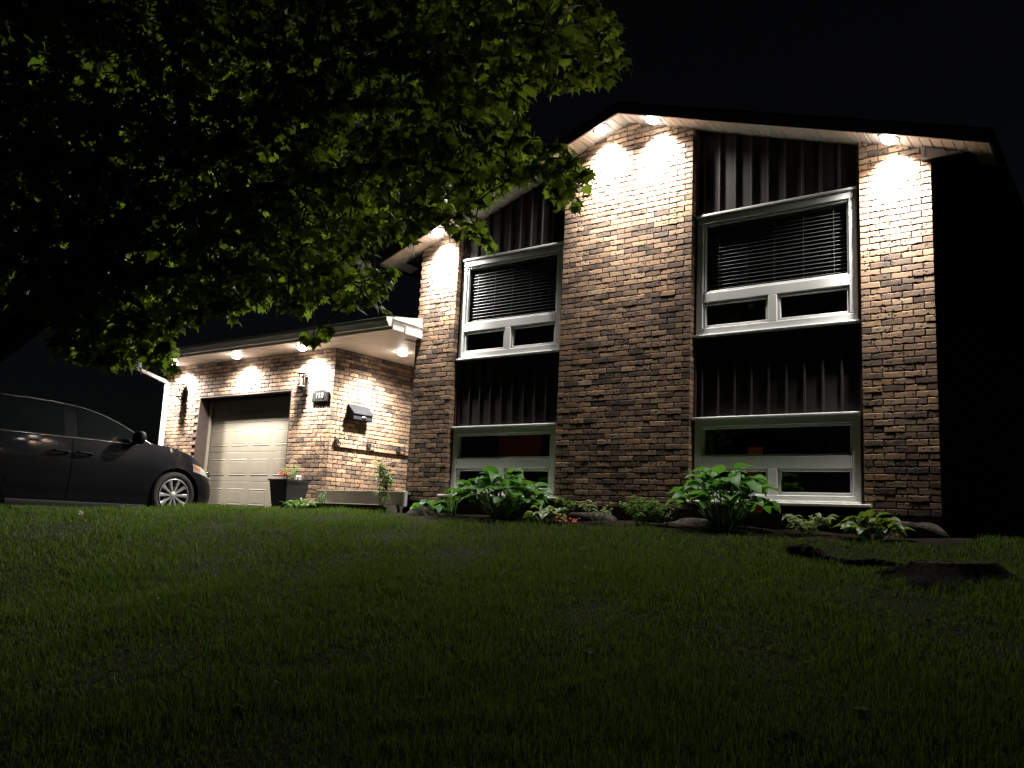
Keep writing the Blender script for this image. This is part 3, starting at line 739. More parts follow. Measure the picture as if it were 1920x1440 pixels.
# ------------------------------------------------------------------ plants in the bed
hosta('hosta_plant', 'very large dark green hosta under the left lower window', (-4.82, -.55), 'hosta', 110, .84, .55, .2, 11, group='large green hostas by the house wall')
hosta('hosta_plant', 'large green hosta at the right edge of the centre brick pier', (-1.93, -.55), 'hosta', 76, .62, .6, .21, 23, group='large green hostas by the house wall')
hosta('hosta_plant', 'small hosta with cream edged leaves left of the red leaved plant', (-3.97, -.78), 'hosta_var', 18, .26, .2, .13, 31)
hosta('hosta_plant', 'low spreading gold and green hosta in front of the boulder', (-.45, -.75), 'hosta_gold', 40, .33, .24, .13, 37)
hosta('hosta_plant', 'small narrow hosta with drooping leaves at the foot of the left pier', (-5.98, -.5), 'hosta', 9, .3, .2, .19, 41)
bushy('leafy_plant', 'pale dissected plant in front of the largest hosta', (-4.65, -.82), 'pale_herb', 170, .24, .3, .07, 5, 'lance', up=.1, aspect=.36, stems=9)
bushy('leafy_plant', 'upright green tuft behind the cream edged hosta', (-3.88, -.6), 'herb', 120, .17, .34, .08, 6, 'lance', up=.9, aspect=.4, stems=9)
bushy('leafy_plant', 'thin twiggy plant with pale leaves against the centre pier', (-3.4, -.6), 'pale_herb', 46, .2, .36, .075, 8, 'oval', up=.1, aspect=.5, stems=5, single=46)
bushy('leafy_plant', 'small dark red leaved plant beside the cream edged hosta', (-3.62, -.85), 'red_petal', 70, .17, .12, .045, 9, 'oval', up=.2, aspect=.6, stems=7)
bushy('shrub', 'dense rounded green shrub in front of the centre brick pier', (-2.83, -.65), 'herb', 420, .3, .36, .06, 10, 'lance', 'shrub', up=.55, aspect=.42, stems=22)
bushy('leafy_plant', 'pale grey leaved sprig right of the rounded shrub', (-2.58, -.62), 'pale_herb', 90, .18, .28, .05, 12, 'oval', up=.2, aspect=.45, stems=7)
bushy('leafy_plant', 'peony like plant with pointed leaves below the right window sill', (-1.07, -.62), 'pale_herb', 90, .27, .26, .11, 13, 'lance', up=.05, aspect=.4, stems=8, single=90)
bushy('leafy_plant', 'low patch of bright leaves in front of the black planter', (-8.6, -.55), 'herb', 170, .5, .16, .075, 14, 'lance', up=.1, aspect=.45, stems=16, flat=.35)
bushy('leafy_plant', 'feathery green tuft in front of the dark gap below the porch', (-8.05, -.55), 'herb', 130, .1, .27, .05, 15, 'lance', up=.9, aspect=.2, stems=9)
li = bushy('lily_plant', 'tall lily stalks with narrow leaves in front of the porch step', (-6.98, -.42), 'herb', 260, .17, .8, .12, 16, 'lance', up=.1, aspect=.18, stems=7, single=60)
m = MB(); r = random.Random(5)
for k in range(7):
    c = Vector((-6.98+r.uniform(-.05, .13), -.42+r.uniform(-.06, .06), .46+r.uniform(-.1, .08)))
    for q in range(6):
        a = q*1.05; d = Vector((math.cos(a), math.sin(a), .5)); s = Vector((-math.sin(a), math.cos(a), 0)); m.add([c, c+d*.025+s*.012, c+d*.05, c+d*.025-s*.012], [(0,1,2,3)])
part('blossom', m, M['pale_petal'], li)
ir = thing('iris_plant', 'clump of upright sword leaves in front of the left window sill', 'plant', (-5.72, -.45, gz(-5.72, -.45)))
r = random.Random(6)
for k in range(22):
    a = r.uniform(0, 6.28); b = Vector((-5.72+r.uniform(-.12, .12), -.45+r.uniform(-.06, .06), gz(-5.72, -.45)-.02)); h = r.uniform(.25, .5); lean = r.uniform(.02, .22)
    s = Vector((math.cos(a+1.57), math.sin(a+1.57), 0))*.009; d = Vector((math.cos(a), math.sin(a), 0))
    m = MB().grid([[b-s, b+s], [b+d*lean*.25+Vector((0,0,h*.5))-s*.9, b+d*lean*.25+Vector((0,0,h*.5))+s*.9], [b+d*lean*.7+Vector((0,0,h*.88))-s*.6, b+d*lean*.7+Vector((0,0,h*.88))+s*.6], [b+d*lean*1.3+Vector((0,0,h*(1 if lean<.12 else .8))), b+d*lean*1.3+Vector((0,0,h*(1 if lean<.12 else .8)))+s*.05]])
    part('leaf', m, M['herb'], ir, True)

# ------------------------------------------------------------------ rocks, stump, root
def rock(label, c, sx, sy, sz, seed, name='boulder', mat='rock', cat='rock', group=None):
    r = np.random.default_rng(seed); m = MB(); n, k = 14, 22; ph = r.uniform(0, 6.28, (8, 3)); fr = r.uniform(1, 4.5, (8, 3)); rows = []
    for i in range(n+1):
        th = math.pi*i/n; row = []
        for j in range(k):
            a = 2*math.pi*j/k; d = np.array([math.sin(th)*math.cos(a), math.sin(th)*math.sin(a), math.cos(th)])
            q = 1+.12*sum(math.sin(fr[w]@d+ph[w, 0])/(1+.3*w) for w in range(8))*.7
            d = np.sign(d)*np.abs(d)**.8; row.append((c[0]+d[0]*sx*q, c[1]+d[1]*sy*q, c[2]+d[2]*sz*q))
        rows.append(row)
    m.grid(rows, cyc=True)
    return solo(name, m, M[mat], label, cat, c, group, True)
rock('rounded grey boulder at the foot of the right brick pier', (-.2, -.13, -.2), .27, .13, .15, 1)
rock('brown fieldstone between the twiggy plant and the cream edged hosta', (-3.72, -.2, -.2), .36, .14, .13, 2)
rock('long low fieldstone right of the rounded shrub', (-2.45, -.16, -.22), .34, .1, .12, 3)
rock('grey stone at the foot of the left brick pier', (-6.5, -.12, -.22), .26, .1, .14, 4)
rock('pale flat stone at the lawn edge beside the van', (-9.1, -4.3, -.37), .17, .09, .05, 5)
rock('mossy stone at the lawn edge behind the van front wheel', (-9.15, -2.9, -.33), .16, .1, .07, 6)
for sx, cx_, cy_, lab in ((.24, -9.12, -3.95, 'pale concrete edging slab lying in the grass beside the van'),):
    solo('edging_slab', MB().bbox(cx_-.08, cx_+.08, cy_-.42, cy_+.2, -.41, -.318, .01), M['concrete'], lab, 'slab', (cx_, cy_, -.41))
sc = Vector((.5, -2.5, gz(.5, -2.5)))
st = thing('tree_stump', 'low dark rotting tree stump on the lawn at right', 'stump', sc)
r = random.Random(8); k = 90; prof = []
fl_ = [0]*k
for j in range(k):
    a = 2*math.pi*j/k; fl_[j] = .07*max(0, math.sin(3*a+.6))**2 + .05*max(0, math.sin(5*a+2))**2
rows = []
for (h, rr, ff) in ((-.06, .4, 2.6), (.0, .365, 2.1), (.03, .315, 1.3), (.065, .275, .8), (.105, .248, .5), (.118, .236, .4)):
    row = []
    for j in range(k):
        a = 2*math.pi*j/k; q = rr+fl_[j]*ff+.012*abs(math.sin(a*11+h*9))+.006*math.sin(a*29)+r.uniform(-.006, .006)
        row.append((sc.x+math.cos(a)*q, sc.y+math.sin(a)*q*.9, sc.z+h+.012*math.sin(a+1)))
    rows.append(row)
part('trunk', MB().grid(rows, cyc=True), M['stump'], st, True)
rows = []
for q in (1, .8, .5, .2, .02):
    rows.append([(sc.x+(p[0]-sc.x)*q, sc.y+(p[1]-sc.y)*q, sc.z+.137+(p[2]-sc.z-.135)*q-.03*(1-q)+r.uniform(-.006, .006)) for p in rows0] if False else [(sc.x+(p[0]-sc.x)*q, sc.y+(p[1]-sc.y)*q, sc.z+.117+(p[2]-sc.z-.135)-.025*(1-q)+r.uniform(-.005, .005)) for p in [(sc.x+math.cos(2*math.pi*j/k)*(.235+fl_[j]*.35), sc.y+math.sin(2*math.pi*j/k)*.9*(.235+fl_[j]*.35), sc.z+.135+.012*math.sin(2*math.pi*j/k+1)) for j in range(k)]])
part('cut_top', MB().grid(rows, cyc=True), M['stump_top'], st, True)
for pts in ([(.3, -2.55), (.12, -2.56), (-.02, -2.6)], [(.74, -2.5), (.84, -2.52), (.93, -2.56)]):
    part('root', MB().tube([(x, y, gz(x, y)+.035-.025*i) for i, (x, y) in enumerate(pts)], [.075, .055, .025], 9), M['stump'], st, True)
pts = []
for i in range(31):
    u = i/30; x = -.78+.95*u; y = -1.98-.32*u+.03*math.sin(u*9)
    pts.append((x, y+r.uniform(-.02, .02), gz(x, y)+.03+.014*math.sin(u*9+1)+.02*math.exp(-((u-.18)/.13)**2)+r.uniform(-.008, .008)))
solo('exposed_root', MB().tube(pts, [.022+.022*abs(math.sin(i*.83+.8))*(1-i/38)+.02*math.exp(-((i-5.5)/4)**2)+r.uniform(-.007, .007) for i in range(31)], 9), M['stump'], 'long dark knobbly root lying in the grass left of the stump', 'root', pts[0], None, False)

# ------------------------------------------------------------------ minivan
VX, VY, VZ, HW = -11.13, -.66, -.42, .93
van = thing('minivan', 'black minivan parked on the driveway facing the garage door', 'van', (VX, VY-2.4, VZ))
plan = [(0, 0), (.2, .006), (.4, .03), (.55, .075), (.66, .13), (.745, .21), (.81, .32), (.86, .46), (.895, .65), (.92, .9), (.93, 1.15), (.93, 1.8), (.93, 2.6), (.93, 3.6), (.915, 4.2), (.87, 4.55), (.75, 4.74), (.5, 4.8), (0, 4.81)]
seg = [0]
for i in range(1, len(plan)): seg.append(seg[-1]+math.hypot(plan[i][0]-plan[i-1][0], plan[i][1]-plan[i-1][1]))
def cr4(vals, t):
    i = 0
    while i < len(seg)-2 and seg[i+1] < t: i += 1
    u = (t-seg[i])/(seg[i+1]-seg[i]); a, b = vals[i], vals[i+1]
    d0 = (vals[min(i+1, len(vals)-1)]-vals[max(i-1, 0)])/(seg[min(i+1, len(seg)-1)]-seg[max(i-1, 0)]+1e-9); d1 = (vals[min(i+2, len(vals)-1)]-vals[i])/(seg[min(i+2, len(seg)-1)]-seg[i]+1e-9)
    h = seg[i+1]-seg[i]; u2, u3 = u*u, u**3
    return a*(2*u3-3*u2+1)+d0*h*(u3-2*u2+u)+b*(-2*u3+3*u2)+d1*h*(u3-u2)
PW = [p[0] for p in plan]; PU = [p[1] for p in plan]
def interp(tab, x):
    for (a, b), (c, d) in zip(tab, tab[1:]):
        if x <= c: return b+(d-b)*max(0, (x-a))/(c-a)
    return tab[-1][1]
SH = [(0, .66), (.06, .71), (.2, .80), (.4, .895), (.62, .975), (.98, 1.06), (1.3, 1.085), (1.6, 1.06), (3.5, 1.07), (4.6, 1.1), (4.81, 1.05)]
def surf(t, v, off=0.0):
    """outer skin of the lower body: t along the plan curve, v height; local (w, u, v)"""
    w, u = cr4(PW, t), cr4(PU, t)
    du, dw = cr4(PU, t+.01)-cr4(PU, t-.01) if .01 < t < seg[-1]-.01 else 0, cr4(PW, t+.01)-cr4(PW, t-.01) if .01 < t < seg[-1]-.01 else 1
    ln = math.hypot(du, dw) or 1; nw, nu = du/ln, -dw/ln      # outward
    s = interp(SH, u); k = (v-.12)/(s-.12)
    b = -.07*(1-k)**3 + .012*math.sin(k*math.pi) - .055*max(0, k-.62)**1.6/.38**1.6 - (.012 if .17 < v < .2 else 0)
    front = max(0, 1-u/.8)
    b += front*(-.10*max(0, k-.55)**1.5/.3 + .02*math.sin(min(1, k/.55)*math.pi))
    b += off
    return (max(0, w+nw*b) if w > 0 or nw*b > 0 else 0, u+nu*b, v)
TS = []; tt = 0
while tt < seg[-1]: TS.append(tt); tt += .035 if tt < 5.2 else .08
TS.append(seg[-1])
NV = 20
def wp(q, sd): return (VX+sd*q[0], VY-q[1], VZ+q[2])
WHEELS = (.9, 3.72); WR = .352; AR = .405
m = MB()
for sd in (1, -1):
    V = []; idx = {}
    for i, t in enumerate(TS):
        u = cr4(PU, t); top = interp(SH, u)
        for j in range(NV+1):
            v = .12+(top-.12)*j/NV; q = surf(t, v)
            for wu in WHEELS:
                if q[0] > .6:
                    du, dv = q[1]-wu, q[2]-.355; d = math.hypot(du, dv)
                    if abs(d-AR) < .026 and d > 0: q = surf(t, v); q = (q[0]+.006, wu+du/d*AR, .355+dv/d*AR)
            V.append(wp(q, sd))
    F = []
    for i in range(len(TS)-1):
        for j in range(NV):
            ids = (i*(NV+1)+j, (i+1)*(NV+1)+j, (i+1)*(NV+1)+j+1, i*(NV+1)+j+1)
            c = sum((Vector(V[a]) for a in ids), Vector())/4; u = VY-c.y; v = c.z-VZ
            if abs(c.x-VX) > .6 and any(math.hypot(u-wu, v-.355) < AR-.004 for wu in WHEELS): continue
            F.append(ids if sd > 0 else ids[::-1])
    m.add(V, F)
    # hood and cowl surface: from the shoulder to the centre line
    rows = []
    for t in [x for x in TS]:
        u = cr4(PU, t)
        q = surf(t, interp(SH, u))
        if q[1] > 1.75: break
        rows.append([wp((q[0]*(1-s), q[1], q[2]+.055*math.sin(s*math.pi/2)*min(1, q[0]/.8)), sd) for s in (0, .06, .15, .35, .6, .8, 1)])
    m.grid(rows if sd < 0 else [x[::-1] for x in rows])
    m.add([wp((w, u, .14), sd) for w, u in ((0, .1), (.8, .3), (.85, 4.6), (0, 4.7))], [(0,1,2,3)])
body = part('body', m, M['paint'], van, True)
for sd in (1, -1):
    for wu in WHEELS:
        part('wheel_well', MB().lathe([(AR+.012, VX+sd*.9), (AR+.012, VX+sd*.45), (.001, VX+sd*.45)], (0, VY-wu, VZ+.355), 'x', 28), M['trim_black'], van, True)
# greenhouse: cross sections along u
RF = [(1.12, 1.05), (1.3, 1.14), (1.55, 1.275), (1.8, 1.395), (2.05, 1.49), (2.35, 1.555), (2.75, 1.59), (3.3, 1.595), (4.0, 1.575), (4.5, 1.53), (4.74, 1.42), (4.8, 1.06)]
def gw(u, v):        # half width of the side glass plane
    k = max(0, min(1, (v-1.05)/.5)); return .875-.17*k-.03*k*k - .04*sst(3.9, 4.8, u) - .02*sst(1.9, 1.2, u)
def side_top(u): return interp(RF, u)-.055-.02*sst(2.2, 1.2, u)
us = [1.12+.06*i for i in range(62)]
m = MB(); rail = []
for sd in (1, -1):
    rows = []
    for u in us:
        top = interp(RF, u); stp = max(1.045, side_top(u)); row = []
        b = min(1.04, stp)
        for k in range(5): v = b+(stp-b)*k/4; row.append(wp((gw(u, v), u, v), sd))
        w1 = gw(u, stp)
        for k in range(1, 8):
            s = k/7; row.append(wp((w1*(1-s)**.8 if s < 1 else 0, u - .1*math.sin(s*math.pi/2)*sst(2.3, 1.2, u), stp+(top-stp)*math.sin(min(1, s*1.15)*math.pi/2)), sd))
        rows.append(row)
    m.grid(rows if sd > 0 else [x[::-1] for x in rows])
part('cabin', m, M['paint'], van, True)
def side_panel(poly, off, sd, mat, name, parent):
    """a flat panel that follows the cabin side, given by bottom and top heights along u"""
    rows = []
    for (u, lo, hi) in poly: rows.append([wp((gw(u, lo+(hi-lo)*k/4)+off, u, lo+(hi-lo)*k/4), sd) for k in range(5)])
    return part(name, MB().grid(rows if sd > 0 else [x[::-1] for x in rows]), M[mat], parent, True)
for sd in (1, -1):
    a = [1.34+.06*i for i in range(19)]
    side_panel([(u, 1.062, max(1.066, side_top(u)-.022)) for u in a], .004, sd, 'glass_dark', 'window', van)
    side_panel([(2.60+.06*i, 1.065, side_top(2.6+.06*i)-.025) for i in range(17)], .004, sd, 'glass_dark', 'window', van)
    side_panel([(3.66+.06*i, 1.075, side_top(3.66+.06*i)-.03) for i in range(15)], .004, sd, 'glass_dark', 'window', van)
    # bright mouldings under and over the side glass
    part('belt_moulding', MB().tube([wp((gw(u, 1.05)+.012, u, 1.05), sd) for u in [1.22+.1*i for i in range(34)]], .008, 6), M['chrome'], van, True)
    part('roof_moulding', MB().tube([wp((gw(u, side_top(u))+.006, u, side_top(u)-.004), sd) for u in [1.24+.08*i for i in range(42)]], .007, 6), M['chrome'], van, True)
    # doors, set 4 mm proud so their edges read as shut lines
    for (ua, ub, nm) in ((1.36, 2.50, 'front_door'), (2.512, 3.62, 'sliding_door')):
        rows = []
        k0 = [t for t in TS if ua <= cr4(PU, t) <= ub and cr4(PW, t) > .8]
        for t in k0:
            u = cr4(PU, t); rows.append([wp(surf(t, .2+(interp(SH, u)-.012-.2)*j/12, .005), sd) for j in range(13)])
        d = part(nm, MB().grid(rows if sd > 0 else [x[::-1] for x in rows]), M['paint'], van, True)
        hu = (2.24, 2.44) if nm == 'front_door' else (2.56, 2.76)
        part('handle', MB().tube([wp((.945, hu[0]-.02, .845), sd), wp((.968, hu[0]+.02, .848), sd), wp((.972, (hu[0]+hu[1])/2, .85), sd), wp((.968, hu[1]-.02, .852), sd), wp((.945, hu[1]+.02, .853), sd)], .014, 8), M['paint'], d, True)
        part('handle_trim', MB().tube([wp((.984, hu[0]+.01, .858), sd), wp((.986, hu[1]-.01, .862), sd)], .006, 6), M['chrome'], d)
    # mirror
    c = Vector(wp((1.02, 1.62, 1.14), sd)); mm = MB(); rows = []
    for i in range(9):
        th = math.pi*i/8; row = []
        for j in range(14):
            a = 2*math.pi*j/14; q = lambda x: math.copysign(abs(x)**.7, x)
            row.append((c.x+.115*q(math.sin(th)*math.cos(a)), c.y+.075*q(math.cos(th))*(1), c.z+.095*q(math.sin(th)*math.sin(a))))
        rows.append(row)
    mm.grid(rows, cyc=True); mm.tube([(VX+sd*.86, c.y-.02, c.z-.09), (c.x-sd*.05, c.y, c.z-.06)], [.03, .035], 8)
    part('mirror', mm, M['paint'], van, True)
    # head lamp wraps round the corner
    def patch(t0, t1, lo, hi, off, n=9):
        return MB().grid([[wp(surf(t0+(t1-t0)*i/n, lo(i/n)+(hi(i/n)-lo(i/n))*j/5, off), sd) for j in range(6)] for i in range(n+1)][::1 if sd > 0 else -1])
    part('head_lamp', patch(.55, 1.22, lambda s: .60+.13*s, lambda s: .71+.14*s, .006), M['lamp_lens'], van, True)
    part('side_marker', patch(1.06, 1.2, lambda s: .745+.04*s, lambda s: .79+.055*s, .011), M['amber'], van, True)
    # fender crease, rocker trim
    part('rocker_trim', MB().grid([[wp(surf(t, v, .012), sd) for v in (.125, .16, .19)] for t in TS if 1.34 < cr4(PU, t) < 3.3 and cr4(PW, t) > .8][::1 if sd > 0 else -1]), M['trim_black'], van, True)
    for wu in WHEELS:
        w = part('wheel', MB().lathe([(.238, .862), (.262, .905), (.3, .918), (.335, .908), (WR-.004, .885), (WR, .86), (WR, .73), (WR-.02, .7), (.25, .7)], (0, 0, 0), 'x', 48), M['tyre'], van, True, Matrix.Translation((VX, VY-wu, VZ+.352)) @ (Matrix.Identity(4) if sd > 0 else Matrix.Rotation(math.pi, 4, 'Z')))
        mw = WM[w.name]
        part('rim', MB().lathe([(.244, .86), (.246, .9), (.236, .905), (.228, .89), (.222, .82), (.2, .76), (.001, .74)], (0, 0, 0), 'x', 48, 0), M['alloy_dark'], w, True, mw)
        part('rim_lip', MB().lathe([(.245, .895), (.247, .9065), (.236, .9085), (.226, .893)], (0, 0, 0), 'x', 48), M['alloy'], w, True, mw)
        part('hub', MB().lathe([(.062, .86), (.06, .885), (.045, .893), (.001, .896)], (0, 0, 0), 'x', 24), M['alloy'], w, True, mw)
        for k in range(10):
            a = 2*math.pi*k/10; ca, sa = math.cos(a), math.sin(a)
            v = []
            for (rr, hw, xx) in ((.05, .013, .886), (.13, .017, .886), (.2, .027, .891), (.232, .036, .896)):
                for s, dx in ((-1, 0), (-.7, .006), (.7, .006), (1, 0)): v.append((xx+dx, rr*ca-s*hw*sa, rr*sa+s*hw*ca))
            for (rr, hw, xx) in ((.05, .013, .855), (.232, .036, .86)):
                for s in (-1, 1): v.append((xx, rr*ca-s*hw*sa, rr*sa+s*hw*ca))
            f = [(4*i+j, 4*i+j+1, 4*i+5+j, 4*i+4+j) for i in range(3) for j in range(3)] + [(0, 4, 8, 12, 18, 16), (15, 11, 7, 3, 17, 19)]
            part('spoke', MB().add(v, f), M['alloy'], w, False, mw)
# windscreen, grille, bumper intake
rows = []
for u in [1.32+.08*i for i in range(9)]:
    top = interp(RF, u); stp = max(1.045, side_top(u)); w1 = gw(u, stp); row = []
    for k in range(-7, 8):
        s = 1-abs(k)/7*.86; row.append((VX+math.copysign(1, k)*(w1*(1-s)**.8 if s < 1 else 0), VY-(u-.1*math.sin(s*math.pi/2)*sst(2.3, 1.2, u)), VZ+.006+stp+(top-stp)*math.sin(min(1, s*1.15)*math.pi/2)))
    rows.append(row)
part('windscreen', MB().grid(rows), M['glass_dark'], van, True)
m = MB()
for k in range(4):
    m.tube([(VX+w, VY-cr4(PU, abs(w))+.012+.03*0, VZ+.6+.05*k) for w in (-.5, -.3, 0, .3, .5)], .012, 6)
part('grille', m, M['chrome'], van, True)
0 and part('roof_rail', MB().tube([(VX+.6, VY-u, VZ+interp(RF, u)+.012) for u in (2.6, 2.9, 3.4, 3.9, 4.3)], .014, 6), M['trim_black'], van, True)
part('interior', MB().box(VX-.55, VX-.2, VY-3.0, VY-2.6, VZ+.6, VZ+1.3).box(VX+.2, VX+.55, VY-3.0, VY-2.6, VZ+.6, VZ+1.3), M['trim_black'], van)
